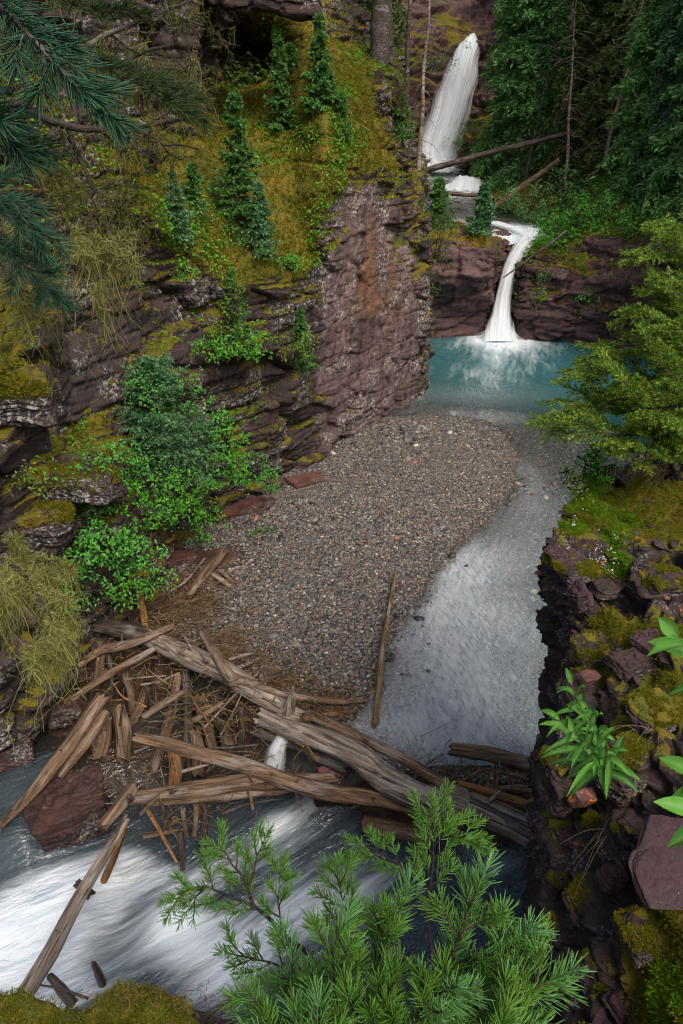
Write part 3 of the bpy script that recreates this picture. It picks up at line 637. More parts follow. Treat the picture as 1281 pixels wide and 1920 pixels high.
mud = np.clip(gauss(X, Y, [(200, 1400, .5, .6, 1.), (330, 1400, .6, .6, 1.), (280, 1280, .6, .6, .8), (430, 1420, .4, .5, .7), (60, 1380, .5, .4, .35)], -.6), 0, 1)
D = np.clip(zl-bed_z(X, Y), .02, 2)*(.45+.4*(1-calm))
Fq = gridF(*X.shape)
yd = np.interp(X, [p[0] for p in DAM], [p[1] for p in DAM]); kf = (Y < yd+.1).ravel()[Fq].all(1)
V2, F2, A2 = compact(np.stack([X, Y, zl], -1), Fq[kf], {'depth': D, 'foam': foam, 'fu': fu, 'fv': fv, 'mud': mud})
tag(put('stream_water', mesh('stream_water', V2, F2, attrs=A2), M['rapids']), 'white rapids and still brown backwater below the log jam', 'water', kind='structure')
# upper stream
UW = patch(US, .1); nv, nu = UW.shape[:2]
uu = np.linspace(0, 1, nv)[:, None]+np.zeros((1, nu)); vv = np.zeros((nv, 1))+np.linspace(-1, 1, nu)[None]
UW[..., 2] += .05*fbm(UW, 1.5, 3, 3)-.07*np.abs(vv)**3+.02
st = np.abs(np.gradient(UW[..., 2], axis=0))
foam = np.clip(.12+5*st+blobs(UW, [(860, 352, 38.2, .9, .9), (900, 350, 38.4, .6, .5), (975, 440, 29.6, .7, .9), (800, 330, 43, 1.5, .7), (860, 415, 31.5, .9, .35)]), 0, 1.3)*(1-vv**4)
tag(put('upper_stream', mesh('upper_stream', UW, gridF(nv, nu), attrs={'depth': .10+0*uu, 'foam': foam, 'fu': -UW[..., 1]*.8, 'fv': UW[..., 0]}), M['pool']), 'shallow stepped stream between the two falls', 'water', kind='structure')
# falls: several overlapping veils
g = G('falling_water'); uv = g.n('CombineXYZ', {0: g.attr('fu'), 1: g.attr('fv'), 2: g.attr('lay')}).outputs[0]
a1 = g.noise(g.map(uv, (.35, 5.5, 3)), 1., 6, .62, .35); a2 = g.noise(g.map(uv, (.16, 1.9, 7)), 1., 3, .5, .2)
ed = g.attr('edge')
al = g.math('ADD', ed, g.math('ADD', g.math('MULTIPLY', g.math('SUBTRACT', a1, .5), .8), g.math('MULTIPLY', g.math('SUBTRACT', a2, .5), 1.1)))
al = g.step(al, .02, 1.02)
wc = g.mix(g.step(g.noise(g.map(uv, (.22, 4.2, 3)), 1.3, 5, .6, .3), .35, .62), (.80, .86, .90), (.95, .97, .98))
dif = g.mixsh(.35, g.n('BsdfDiffuse', {'Color': wc}).outputs[0], g.n('BsdfTranslucent', {'Color': (.84, .90, .94, 1)}).outputs[0])
M['fall'] = g.done(g.mixsh(al, g.n('BsdfTransparent').outputs[0], dif))
def fall(name, line, label, bulge=.25, wscale=7., layers=3, seed=0, side=None, dense=1.):
    root = empty(name, at(*line[-1][:3])); tag(root, label, 'waterfall')
    L = np.array([at(*p[:3]) for p in line]); W = np.array([p[3] for p in line])
    n = 90; C = smoothline(L, n); d = np.r_[0, np.cumsum(np.linalg.norm(np.diff(L, axis=0), axis=1))]
    wd = np.interp(np.linspace(0, d[-1], n), d, W); fu = np.linspace(0, d[-1], n)
    e = np.array(side if side is not None else (1, 0, 0.)); fwd = unit(np.cross(e, np.gradient(C, axis=0))); fwd = np.where((fwd[:, 1:2] > 0), -fwd, fwd)
    t = np.linspace(-1, 1, 33)
    for k in range(layers):
        wk = wd*(1.0-.16*k)
        bulge_ = bulge*np.linspace(1, .25, n)[:, None]
        tj = t[None]+(.09*vn(np.stack([fu[:, None]*1.1+0*t[None], np.sign(t)[None]*3.+0*fu[:, None], 0*fu[:, None]+k*4+0*t[None]], -1), seed))*np.abs(t[None])**2
        V = C[:, None]+e*(wk[:, None]*tj)[..., None]*.5+fwd[:, None]*(bulge_*wk[:, None]*(1-t[None]**2)+.07*k)[..., None]
        q = np.stack([fu[:, None]*.25+0*t[None], (t[None]*wk[:, None])*1.7, 0*fu[:, None]+0*t[None]+k*9+seed], -1)
        V = V+fwd[:, None]*(.10*wd[:, None]*fbm(q, 1.2, 3, seed))[..., None]
        edge = ((1-np.abs(t[None])**2.1*(.95+.35*vn(q*.8, 4)))*1.08-.16*k)*dense+0*fu[:, None]
        edge = edge*ss(-.02, .05, (fu/fu[-1]))[:, None]
        o = put('water_veil', mesh('water_veil', V, gridF(n, 33), attrs={'fu': fu[:, None]*wscale/7+0*t[None], 'fv': t[None]*wk[:, None]*.9+0*fu[:, None], 'lay': 0*fu[:, None]+0*t[None]+k*1.7+seed, 'edge': edge}), M['fall'], root)
        o.location = -np.array(root.location)
    return root
def splash(root, c, rx, ry, h, seed):
    a = np.linspace(0, 2*np.pi, 49); r = np.linspace(0, 1, 14)
    for k in range(2):
        X_ = r[:, None]*np.cos(a)[None]*rx*(1-.25*k); Y_ = r[:, None]*np.sin(a)[None]*ry*(1-.25*k)
        Pq = np.stack([X_, Y_, 0*X_+seed+k*5], -1); Z_ = h*(1+.5*k)*np.exp(-3.2*r[:, None]**2)*(1+.5*fbm(Pq, 2.2, 3, seed))-.02
        o = put('splash', mesh('splash', np.stack([X_, Y_, Z_], -1)+np.array(c), gridF(14, 49), attrs={'fu': r[:, None]*.8+0*X_, 'fv': a[None]*.5+0*X_, 'lay': 0*X_+seed+k, 'edge': (1.0-r[:, None]**1.3)*(.95-.25*k)+0*X_}), M['fall'], root); o.location = -np.array(root.location)
fall('waterfall', [(887, 68, 48.0, .5), (883, 78, 46.6, .9), (875, 94, 45.4, 1.5), (862, 135, 44.7, 2.0), (847, 190, 44.2, 2.3), (832, 240, 43.8, 2.6), (814, 290, 43.4, 3.1), (803, 325, 43.0, 3.7)], 'tall white upper waterfall slanting down the reddish head wall', .22, 7, 3, 1)
fall('waterfall', [(1000, 436, 29.8, 1.0), (994, 446, 29.4, 1.05), (981, 462, 28.95, .85), (965, 486, 28.6, .62), (952, 515, 28.3, .55), (944, 555, 28.0, .66), (940, 590, 27.7, .85), (937, 618, 27.35, 1.15), (935, 641, 27.15, 1.5)], 'narrow white lower fall dropping through a rock slot into the teal pool', .14, 7, 3, 5)
fall('waterfall', [(900, 418, 31.2, .9), (935, 424, 30.5, 1.1), (968, 433, 29.9, 1.2), (995, 447, 29.35, 1.0), (985, 458, 29.0, .7)], 'low sliding cascade feeding the lip of the narrow lower fall', .06, 9, 2, 15, side=(.35, .94, 0), dense=.85)
splash(bpy.data.objects['waterfall.001'], onz(936, 632), 1.25, 1.0, .55, 4)
splash(bpy.data.objects['waterfall'], at(805, 322, 42.4), 2.2, 1.3, .8, 6)
fall('waterfall', [(872, 338, 38.7, 1.6), (870, 346, 38.2, 1.9), (866, 356, 37.7, 2.1), (864, 362, 37.3, 2.2)], 'low wide cascade just below the upper waterfall', .1, 7, 2, 9)
fall('waterfall', [(548, 1372, 6.85, .16), (530, 1380, 6.72, .2), (518, 1405, 6.6, .26), (508, 1455, 6.45, .34)], 'small trickle spilling through the log jam', .12, 20, 2, 12, dense=.62)
# ---------- loose rocks ----------
def icos(n):
    t = (1+5**.5)/2
    V = [(-1, t, 0), (1, t, 0), (-1, -t, 0), (1, -t, 0), (0, -1, t), (0, 1, t), (0, -1, -t), (0, 1, -t), (t, 0, -1), (t, 0, 1), (-t, 0, -1), (-t, 0, 1)]
    F = [(0, 11, 5), (0, 5, 1), (0, 1, 7), (0, 7, 10), (0, 10, 11), (1, 5, 9), (5, 11, 4), (11, 10, 2), (10, 7, 6), (7, 1, 8), (3, 9, 4), (3, 4, 2), (3, 2, 6), (3, 6, 8), (3, 8, 9), (4, 9, 5), (2, 4, 11), (6, 2, 10), (8, 6, 7), (9, 8, 1)]
    V = [tuple(unit(np.array(v, float))) for v in V]
    for _ in range(n):
        mid = {}; F2 = []
        def m(a, b):
            k = (min(a, b), max(a, b))
            if k not in mid:
                mid[k] = len(V); V.append(tuple(unit(np.array(V[a])+np.array(V[b]))))
            return mid[k]
        for a, b, c in F:
            x, y, z = m(a, b), m(b, c), m(c, a); F2 += [(a, x, z), (b, y, x), (c, z, y), (x, y, z)]
        F = F2
    return np.array(V), np.array(F)
MOSSY = []; ICO5 = icos(5); ICO4 = icos(4); ICO3 = icos(3)
def rock(name, loc, size, mat, label, seed, rot=(0, 0, 0), box=.75, cuts=9, fine=.03, lay=.02, bt=.12, moss=0., mesh_=None, cat='rock', group=None, res=None):
    D, F = res or ICO5; rg = np.random.default_rng(seed)
    pl = []
    for ax in range(3):
        for sg in (-1, 1):
            n = np.zeros(3); n[ax] = sg; pl.append((unit(n+rg.normal(0, .10, 3)), box*rg.uniform(.85, 1.05)))
    for _ in range(cuts): pl.append((unit(rg.normal(0, 1, 3)), rg.uniform(.82, 1.12)))
    r = np.full(len(D), 9.)
    acc = 0
    for n, d in pl:
        c = np.maximum(D@n, 1e-3); acc = acc+(c/d)**26
    r = acc**(-1/26)
    V = D*r[:, None]*np.array(size)
    nn = unit(D/np.array(size)); ms = float(np.mean(size))
    d = fine*ms*2*fbm(V/ms, 2.2, 5, seed)
    zz = (V[:, 2]+.12*ms*vn(V/ms*1.3, seed))/(bt*ms); k = np.floor(zz); t = zz-k
    d = d+lay*ms*2*((hsh(k, s=seed)-.5)-.5*(1-ss(0, .2, np.minimum(t, 1-t))))
    f1, f2, idd = worley(V/ms*2.1, seed); d = d+lay*ms*(idd-.5)-lay*ms*.8*(1-ss(0, .1, f2-f1))
    V = V+nn*d[:, None]
    Rm = np.array((Matrix.Rotation(rot[2], 3, 'Z') @ Matrix.Rotation(rot[1], 3, 'Y') @ Matrix.Rotation(rot[0], 3, 'X')))
    up = (nn@Rm.T)[:, 2]
    if moss > .2 and len(D) > 5000:
        Wv = (V@Rm.T)+np.asarray(loc); MOSSY.append((Wv, nn@Rm.T, moss*ss(.2, .7, up)*ss(-.1, .15, fbm(Wv/ms, 1.6, 3, seed)), ms))
    o = put(name, mesh(name, V, F, attrs={'moss': np.clip(moss*ss(.15, .75, up), 0, 1.2), 'face': 0*up, 'warm': 0*up}), mat)
    o.location = loc; o.rotation_euler = rot
    return tag(o, label, cat, group)
def pxs(px, Y, z): return px/FPX*(Y*CP+(H-z)*SP)          # size in metres of so many pixels there
rock('boulder', onz(138, 1540, -.85), (.62, .50, .72), M['boulder'], 'big wet red-brown boulder under the log jam, flecked with white lichen on its face', 5, (.04, -.06, .42), .80, 12, .10, .06, .2)
rock('rock', onz(622, 1458, -.30), (.19, .17, .22), M['pinkrock'], 'pink and pale rock wedged between the big crossing logs', 8, (.2, .1, .6), .72, 9, .05, .02, .2, res=ICO4)
rock('rock', onz(630, 1490, -.62), (.42, .30, .26), M['boulder'], 'dark wet rock under the pink rock at the top of the rapids', 9, (.1, .3, .2), .72, 8, .05, .03)
rock('rock', onz(650, 1590, -.86), (.52, .28, .24), M['boulder'], 'dark layered rock behind the spruce sapling in the rapids', 11, (.1, -.15, .3), .75, 8, .05, .05, .14)
rock('rock', onz(715, 1560, -.78), (.42, .24, .20), M['boulder'], 'dark wet slab leaning below the short broken log', 12, (.0, .25, .1), .75, 8, .05, .05, .2)
rock('rock', onz(30, 1300, -.25), (.62, .5, .30), M['redslab'], 'red wet slab at the foot of the left cliff by the brown pool', 14, (.05, .1, .2), .75, 8, .04, .04)
rock('rock', onz(115, 1330, -.45), (.32, .26, .2), M['boulder'], 'small purple rock at the edge of the still brown pool', 15, (.1, .2, .5), .72, 8, .05, .03, res=ICO4)
rock('rock', onz(15, 1395, -.5), (.40, .5, .26), M['boulder'], 'dark rock half sunk in the still brown pool', 16, (0, .1, .5), .75, 8, .05, .04)
rock('rock_slab', onz(572, 903, .10), (.62, .34, .15), M['redslab'], 'flat rusty slab at the buttress foot where the gravel begins', 18, (0, .05, .45), .78, 7, .03, .05, .3)
rock('rock_slab', onz(455, 955, .12), (1.0, .30, .16), M['redslab'], 'long low rusty slab under the leafy bushes by the gravel', 19, (0, .06, .62), .78, 7, .03, .05, .3)
rock('rock_slab', onz(335, 1050, .12), (.35, .26, .16), M['redslab'], 'red slab below the lowest leafy bush by the driftwood', 20, (.1, .06, .5), .78, 7, .03, .05, .3)
rock('rock', onz(405, 1712, -1.2), (.20, .17, .15), M['redslab'], 'round red stone glowing under the rapids', 21, (0, 0, .3), .8, 8, .04, .01, res=ICO4)
rock('rock', onz(375, 1865, -1.2), (.13, .12, .12), M['pinkrock'], 'pink stone in white water just past the mossy ledge', 22, (0, 0, .3), .8, 8, .04, .01, res=ICO4)
rock('rock', onz(225, 1755, -1.42), (.62, .3, .25), M['boulder'], 'brown slab showing through the rapids right of the long grey log', 23, (0, .2, .7), .78, 8, .04, .04)
rock('rock', onz(545, 345, 1)*0+at(705, 825, 17.9), (.35, .3, .16), M['cliff'], 'low dark rock at the foot of the purple buttress', 25, (0, .1, .6), .75, 8, .04, .04, res=ICO4)
# overhanging blocks round the dark cave above the moss slope
rock('rock_overhang', at(300, 45, 16.8), (1.0, 1.3, 1.7), M['cliff'], 'tall grey rock rib left of the dark cave', 27, (0, .05, .3), .75, 8, .05, .05, moss=.4)
rock('rock_overhang', at(455, -30, 18.0), (1.9, 1.5, .62), M['cliff'], 'purple rock roof jutting over the dark cave', 28, (.15, .12, .1), .78, 8, .06, .08, .22, moss=.8)
rock('rock_overhang', at(345, 130, 17.3), (.45, .6, .65), M['cliff'], 'pale lichened block below the dark cave', 29, (0, .05, .3), .75, 8, .05, .05, moss=.5)
rock('rock', at(545, 660, 2)*0+at(30, 745, 8.3), (.62, .55, .42), M['cliff'], 'bulging lichened block with mossy top at the left cliff edge', 31, (.05, .05, .3), .78, 7, .05, .06, moss=.55)
rock('rock', at(130, 905, 8.55), (.75, .5, .26), M['cliff'], 'dark ledge block jutting above the leafy bushes', 32, (.05, .25, .3), .85, 12, .07, .08, .3, moss=.3)
rock('rock', at(60, 985, 8.1), (.62, .5, .42), M['cliff'], 'white-flecked boulder with grassy moss cap on the left cliff', 33, (.05, .05, .1), .9, 12, .07, .05, moss=.55)
# ---------- driftwood ----------
def log(pts, r, mat, label, name='log', seed=0, k=14, group=None, cat='log', rough=.085, stubs=0, split=0.):
    pts = [np.asarray(p, float) for p in pts]; a, b = pts[0], pts[-1]
    X = unit(b-a); Yv = unit(np.cross([0, 0, 1.], X)) if abs(X[2]) < .97 else np.array([0, 1., 0]); Zv = np.cross(X, Yv)
    Rm = np.stack([X, Yv, Zv], 1); L = np.linalg.norm(b-a)
    loc = (np.array(pts)-a)@Rm
    n = int(max(10, min(90, L/.05)))
    P = smoothline(loc, n) if len(pts) > 2 else polyline(loc, n)
    rr = np.interp(np.linspace(0, 1, n), np.linspace(0, 1, len(r)), r); rm = rr.mean()
    P = P+rm*.6*np.stack([0*P[:, 0], vn(np.c_[P[:, :1]*.9+seed, P[:, :1]*0, P[:, :1]*0], seed), vn(np.c_[P[:, :1]*.9+seed+40, P[:, :1]*0, P[:, :1]*0], seed+1)], -1)
    V, F = tube(P, rr, k); V = V.reshape(n, k, 3); C = P[:, None]
    dirv = V-C; ang = np.arange(k)[None]*1.0+0*P[:, :1]
    q = np.stack([P[:, :1]*.8+0*ang, np.cos(ang/k*6.283)*1.8, np.sin(ang/k*6.283)*1.8+seed], -1)
    q2 = np.stack([P[:, :1]*3/1+0*ang, np.cos(ang/k*6.283)*3.2, np.sin(ang/k*6.283)*3.2+seed], -1)
    f = 1+rough*2*fbm(q, 1, 3, seed)+rough*.8*vn(q2*1.6, seed+3)
    if split: f = f*(1-split*ss(.15, .55, vn(np.stack([P[:, :1]*.25+0*ang, np.cos(ang/k*6.283)*1.1, np.sin(ang/k*6.283)*1.1+seed*3.], -1), seed+9)))
    V = C+dirv*f[..., None]
    rag = rm*1.6*(np.random.default_rng(seed).random(k)-.3)
    V[0, :, 0] -= rag*.6; V[-1, :, 0] += rag*.6
    parts = [(V.reshape(-1, 3), F)]
    for end, sgn in ((0, -1), (n-1, 1)):
        ring = V[end]; cen = ring.mean(0); 
        vv = np.concatenate([ring, ring*.5+cen*.5+[sgn*rm*.12, 0, 0]*np.ones((k, 3)), [cen-[sgn*rm*.15, 0, 0]]*k])
        i = np.arange(k); j = (i+1) % k
        q4 = np.concatenate([np.stack([i, j, k+j, k+i], -1), np.stack([k+i, k+j, 2*k+j, 2*k+i], -1)])
        parts.append((vv, q4 if sgn < 0 else q4[:, ::-1]))
    rg = np.random.default_rng(seed+5)
    for _ in range(stubs):
        i = rg.integers(3, n-3); th = rg.uniform(0, 6.28); d = unit(np.array([rg.uniform(-.5, .9), np.cos(th), np.sin(th)])); l = rm*rg.uniform(1.6, 3.5)
        parts.append(tube([P[i]+d*rr[i]*.6, P[i]+d*(rr[i]+l*.5), P[i]+d*(rr[i]+l)+[0, 0, rm*.2]], [rm*.26, rm*.17, rm*.07], 6))
    V, F = join(parts)
    o = put(name, mesh(name, V, F), M[mat])
    o.matrix_world = Matrix(((*Rm[0], a[0]), (*Rm[1], a[1]), (*Rm[2], a[2]), (0, 0, 0, 1)))
    return tag(o, label, cat, group)
def L(pp, th, mat, label, **k):
    pts = [onz(*p) if len(p) == 3 else at(*p[:3]) for p in pp]
    r = [pxs(t*.44, pts[min(i, len(pts)-1) if len(th) == len(pts) else (0 if i == 0 else -1)][1], pts[0][2]) for i, t in enumerate(th)]
    return log(pts, r, mat, label, **k)
L([(272, 1200, .32), (360, 1242, .30), (450, 1280, .24), (560, 1345, .10)], (40, 50, 46, 34), 'wood_grey', 'thick silvery trunk lying along the upper edge of the jam', seed=1, stubs=2)
L([(180, 1175, .34), (230, 1180, .36), (285, 1192, .34)], (26, 40, 44), 'wood_wet', 'dark root end of the silvery trunk under the bushes', seed=2, name='root_log')
L([(425, 1268, .40), (520, 1302, .34), (640, 1316, .16), (690, 1312, .10)], (22, 20, 15, 8), 'wood_brown', 'slender bent branch lying just above the silvery trunk', name='branch', cat='branch', seed=3, stubs=2)
L([(256, 1396, .28), (430, 1432, .20), (620, 1484, .06), (760, 1520, -.06), (860, 1545, -.15)], (22, 36, 40, 38, 30), 'wood_brown', 'long fibrous brown log crossing low over the rapids', seed=4, rough=.16, split=.25, k=18)
L([(497, 1345, .22), (600, 1402, .24), (750, 1464, .28), (900, 1528, .36), (1052, 1602, .44)], (34, 48, 56, 58, 50), 'wood_grey', 'thickest pale log running from the jam to the right rock', seed=5, k=20, stubs=1)
L([(480, 1372, .02), (560, 1395, .0), (650, 1440, -.05)], (22, 26, 22), 'wood_wet', 'wet log under the thickest pale log beside the trickle', seed=6)
L([(590, 1345, .30), (700, 1400, .34), (850, 1475, .42), (960, 1520, .5), (1048, 1566, .54)], (24, 24, 24, 24, 22), 'wood_brown', 'thin straight log lying on the thickest pale log', seed=7, stubs=2)
L([(880, 1505, .50), (960, 1545, .52), (1050, 1590, .54)], (22, 24, 24), 'wood_wet', 'dark split log between the two long pale logs at the right rock', seed=8, split=.3)
L([(242, 1492, -.05), (340, 1478, -.02), (450, 1462, 0), (625, 1448, .02)], (28, 36, 38, 24), 'wood_brown', 'pale round log across the jam above the rapids', seed=9, stubs=3)
L([(285, 1506, -.12), (400, 1497, -.12), (570, 1478, -.08)], (24, 26, 18), 'wood_brown', 'straight log just below the pale round log', seed=10)
L([(196, 1548, -.05), (228, 1510, .0), (250, 1478, .04)], (26, 32, 26), 'wood_brown', 'short thick log end leaning on the big boulder', seed=11)
L([(212, 1462, .1), (245, 1500, .05)], (14, 18), 'wood_wet', 'short charred stub beside the big boulder', seed=12)
L([(186, 1306, .16), (120, 1400, -.08), (60, 1478, -.30), (2, 1548, -.50)], (30, 32, 28, 16), 'wood_brown', 'long straight log sloping down into the brown pool at left', seed=13, k=16)
L([(195, 1335, .05), (160, 1390, -.12), (112, 1452, -.34)], (22, 24, 16), 'wood_brown', 'shorter splintered log beside the long sloping left log', seed=14, split=.35)
L([(138, 1312, .05), (210, 1262, .25), (288, 1218, .42)], (12, 17, 13), 'wood_brown', 'thin pole angled from the brown pool up to the silvery trunk', name='pole', cat='pole', seed=15)
L([(148, 1248, .25), (190, 1218, .4), (240, 1212, .42), (325, 1178, .5)], (12, 22, 20, 12), 'wood_brown', 'crooked pale root branch under the bushes', name='branch', cat='branch', seed=16)
L([(265, 1112, .75), (270, 1150, .38), (274, 1185, .15)], (15, 17, 18), 'wood_orange', 'orange peeled stake standing below the leafy bush', name='stake', cat='post', seed=17)
L([(424, 1032, .30), (395, 1070, .28), (358, 1120, .24)], (14, 20, 13), 'wood_brown', 'short weathered log on the soil at the gravel edge', seed=18)
L([(402, 1074, .24), (434, 1098, .18)], (12, 12), 'wood_grey', 'stubby log under the short weathered log at the gravel edge', seed=19)
L([(412, 1070, .22), (438, 1092, .18)], (10, 9), 'wood_brown', 'thin stick end poking onto the gravel', name='stick', cat='stick', seed=20)
L([(384, 1048, .30), (350, 1090, .28), (322, 1108, .3)], (5, 6, 4), 'wood_grey', 'thin grey stick on the soil under the bushes', name='stick', cat='stick', seed=21)
L([(383, 1185, .48), (410, 1230, .48), (438, 1276, .46)], (16, 22, 24), 'wood_brown', 'short upright log leaning across the silvery trunk', seed=22)
L([(741, 1072, .14), (722, 1200, .12), (703, 1358, .10)], (5, 12, 13), 'stem', 'long thin pole lying alone on the gravel', name='pole', cat='pole', seed=23)
L([(540, 1335, .18), (546, 1312, .38), (549, 1288, .62)], (24, 20, 5), 'wood_grey', 'pale splintered snag standing up at the end of the thickest log', name='snag', cat='broken log', seed=24, rough=.2)
L([(480, 1348, .25), (520, 1340, .26), (556, 1352, .2)], (16, 20, 14), 'wood_grey', 'pale knotty stub beside the splintered snag', seed=25)
L([(570, 1346, .12), (600, 1342, .12), (628, 1338, .10)], (9, 11, 8), 'wood_orange', 'small orange stick lying at the gravel edge by the snag', name='stick', cat='stick', seed=26)
L([(45, 1872, -.55), (110, 1770, -.42), (170, 1665, -.30), (212, 1590, -.2), (236, 1536, -.1)], (36, 34, 30, 24, 16), 'wood_grey', 'long grey log slanting over the white rapids at bottom left', seed=27, k=16)
L([(150, 1656, -.45), (172, 1676, -.5)], (18, 22), 'wood_wet', 'short stub jutting from the long grey log over the rapids', seed=28)
L([(233, 1552, -.2), (214, 1610, -.6), (195, 1655, -.9)], (11, 14, 16), 'wood_orange', 'rusty half-sunk branch beside the long grey log', name='branch', cat='branch', seed=29)
L([(276, 1515, -.1), (305, 1565, -.45), (332, 1615, -.75)], (9, 9, 7), 'wood_orange', 'thin orange stick hanging from the jam over the rapids', name='stick', cat='stick', seed=30)
for i, (a, b, t, m) in enumerate([((335, 1560, -.4), (342, 1628, -.85), 15, 'wood_wet'), ((368, 1512, -.2), (362, 1562, -.6), 18, 'wood_brown'), ((384, 1510, -.2), (377, 1602, -.8), 18, 'wood_wet'), ((345, 1520, -.2), (352, 1565, -.6), 14, 'wood_brown'), ((270, 1568, -.5), (345, 1556, -.5), 12, 'wood_brown'), ((410, 1512, -.25), (427, 1540, -.55), 10, 'wood_wet'), ((300, 1530, -.3), (318, 1560, -.5), 16, 'wood_wet'), ((330, 1535, -.35), (310, 1552, -.55), 16, 'wood_brown')]):
    L([a, b], (t, t*.75), m, 'stub of driftwood hanging down below the jam over the rapids', name='driftwood_stub', cat='driftwood', group='driftwood stubs under the jam', seed=31+i)
for i, (a, b, t, m) in enumerate([((344, 1240, .15), (350, 1398, -.75), 20, 'wood_wet'), ((332, 1268, .1), (290, 1440, -.8), 22, 'wood_brown'), ((362, 1310, .0), (402, 1425, -.7), 22, 'wood_brown'), ((378, 1305, .05), (432, 1395, -.5), 20, 'wood_brown'), ((286, 1228, .2), (272, 1300, -.5), 18, 'wood_wet'), ((275, 1290, -.3), (246, 1362, -.75), 22, 'wood_brown'), ((320, 1410, -.4), (325, 1470, -.7), 32, 'wood_orange'), ((365, 1370, -.3), (372, 1450, -.7), 30, 'wood_brown'), ((232, 1260, .1), (250, 1330, -.6), 18, 'wood_brown'), ((250, 1240, .15), (228, 1300, -.5), 20, 'wood_wet'), ((186, 1228, .25), (176, 1290, -.4), 24, 'wood_brown'), ((205, 1225, .25), (210, 1300, -.5), 16, 'wood_wet'), ((222, 1330, -.3), (234, 1420, -.62), 34, 'wood_brown'), ((200, 1352, -.3), (186, 1420, -.62), 36, 'wood_brown'), ((165, 1385, -.4), (178, 1410, -.6), 22, 'wood_brown'), ((122, 1315, -.3), (134, 1348, -.6), 16, 'wood_brown'), ((404, 1320, .05), (425, 1410, -.6), 14, 'wood_wet'), ((450, 1330, .1), (446, 1420, -.6), 18, 'wood_wet'), ((310, 1290, -.1), (318, 1350, -.6), 14, 'wood_wet')]):
    L([a, ((a[0]+b[0])/2+4, (a[1]+b[1])/2, (a[2]+b[2])/2), b], (t*.8, t, t*.9), m, 'slanted timber propped under the silvery trunk in the jam', name='prop_log', group='timbers propped under the silvery trunk', seed=51+i)
L([(270, 1342, -.1), (300, 1322, .05), (350, 1292, .2)], (14, 16, 9), 'wood_brown', 'twisted jagged branch in the middle of the jam', name='branch', cat='branch', seed=71, rough=.3, stubs=4)
L([(362, 1350, .0), (385, 1338, .05), (416, 1318, .1)], (13, 14, 11), 'wood_brown', 'short broken piece crossing the propped timbers', seed=72)
L([(264, 1284, .1), (300, 1280, .12), (336, 1262, .2)], (5, 5, 3), 'wood_grey', 'thin bare twig across the gap under the silvery trunk', name='stick', cat='stick', seed=73)
L([(396, 1402, .1), (440, 1402, .1), (482, 1396, .1)], (5, 5, 4), 'wood_wet', 'thin dark stick lying level beside the trickle', name='stick', cat='stick', seed=74)
L([(430, 1238, .35), (455, 1230, .38), (474, 1226, .4)], (6, 7, 4), 'wood_grey', 'pale forked twig at the gravel edge above the silvery trunk', name='stick', cat='stick', seed=75, stubs=2)
L([(848, 1412, .22), (920, 1420, .25), (1012, 1440, .3)], (26, 34, 32), 'wood_brown', 'stout broken log wedged against the right rock', seed=76, rough=.18)
L([(930, 1442, .15), (980, 1455, .18), (1025, 1470, .2)], (10, 12, 10), 'wood_brown', 'narrow branch below the stout broken log', name='branch', cat='branch', seed=77)
L([(866, 1474, .42), (920, 1490, .45), (995, 1516, .5)], (20, 28, 24), 'wood_orange', 'bright orange splintered plank-like log at right', seed=78, split=.4, rough=.2)
L([(925, 1492, .5), (970, 1502, .5), (1040, 1528, .5)], (16, 20, 18), 'wood_orange', 'second splintered log behind the bright orange one', seed=79, split=.4, rough=.2)
L([(938, 1482, .42), (975, 1480, .45), (1010, 1486, .48)], (14, 18, 12), 'wood_brown', 'short chunk of wood on top of the splintered logs', seed=80)
L([(985, 1510, .55), (1010, 1500, .57), (1034, 1490, .6)], (12, 18, 16), 'wood_brown', 'hollow bark piece resting against the right rock', seed=81)
L([(930, 1452, .2), (928, 1490, .1)], (12, 12), 'wood_orange', 'upright stub between the narrow branch and splintered logs', seed=82)
L([(688, 1540, -.4), (740, 1548, -.38), (810, 1566, -.36)], (38, 40, 36), 'wood_brown', 'short broken log behind the spruce sapling', seed=83, split=.3, rough=.2)
L([(852, 1492, .45), (853, 1530, .15)], (7, 6), 'wood_orange', 'thin upright splinter against the thickest pale log', name='stick', cat='stick', seed=84)
L([(92, 1832, -.6), (112, 1852, -.7), (136, 1882, -.8)], (14, 24, 20), 'wood_wet', 'dead broken stub sticking out of the rapids by the mossy ledge', seed=85, rough=.3)
L([(172, 1808, -.6), (180, 1825, -.75), (190, 1845, -.95)], (12, 18, 18), 'wood_wet', 'small dark snag in the rapids above the mossy ledge', name='snag', cat='broken log', seed=86)
L([(50, 1842, -.5), (110, 1852, -.55), (165, 1872, -.6)], (3, 5, 6), 'wood_wet', 'thin dark twig over the rapids by the mossy ledge', name='stick', cat='stick', seed=87, stubs=6)
rg = np.random.default_rng(91)
for i in range(34):
    px, py, z = [(300, 1260, .2), (380, 1320, .1), (440, 1300, .25), (250, 1300, -.2), (330, 1400, -.3), (560, 1380, .2), (420, 1450, .08), (480, 1500, -.05), (350, 1180, .45), (900, 1460, .35), (820, 1450, .25), (620, 1400, .25), (300, 1480, 0.), (180, 1290, .1)][i % 14]
    c = onz(px+rg.normal(0, 28), py+rg.normal(0, 16), z); a = rg.uniform(0, 3.14); l = rg.uniform(.35, 1.0); d = np.array([math.cos(a), math.sin(a), rg.normal(0, .3)])*l*.5; r = rg.uniform(.009, .022)
    log([c-d, c+rg.normal(0, .04, 3), c+d], [r, r*.9, r*.45], ['wood_brown', 'wood_orange', 'wood_grey', 'wood_wet'][i % 4], 'loose thin stick tangled in the log jam', 'stick', 400+i, 7, 'loose sticks tangled in the log jam', 'stick', stubs=rg.integers(0, 3))
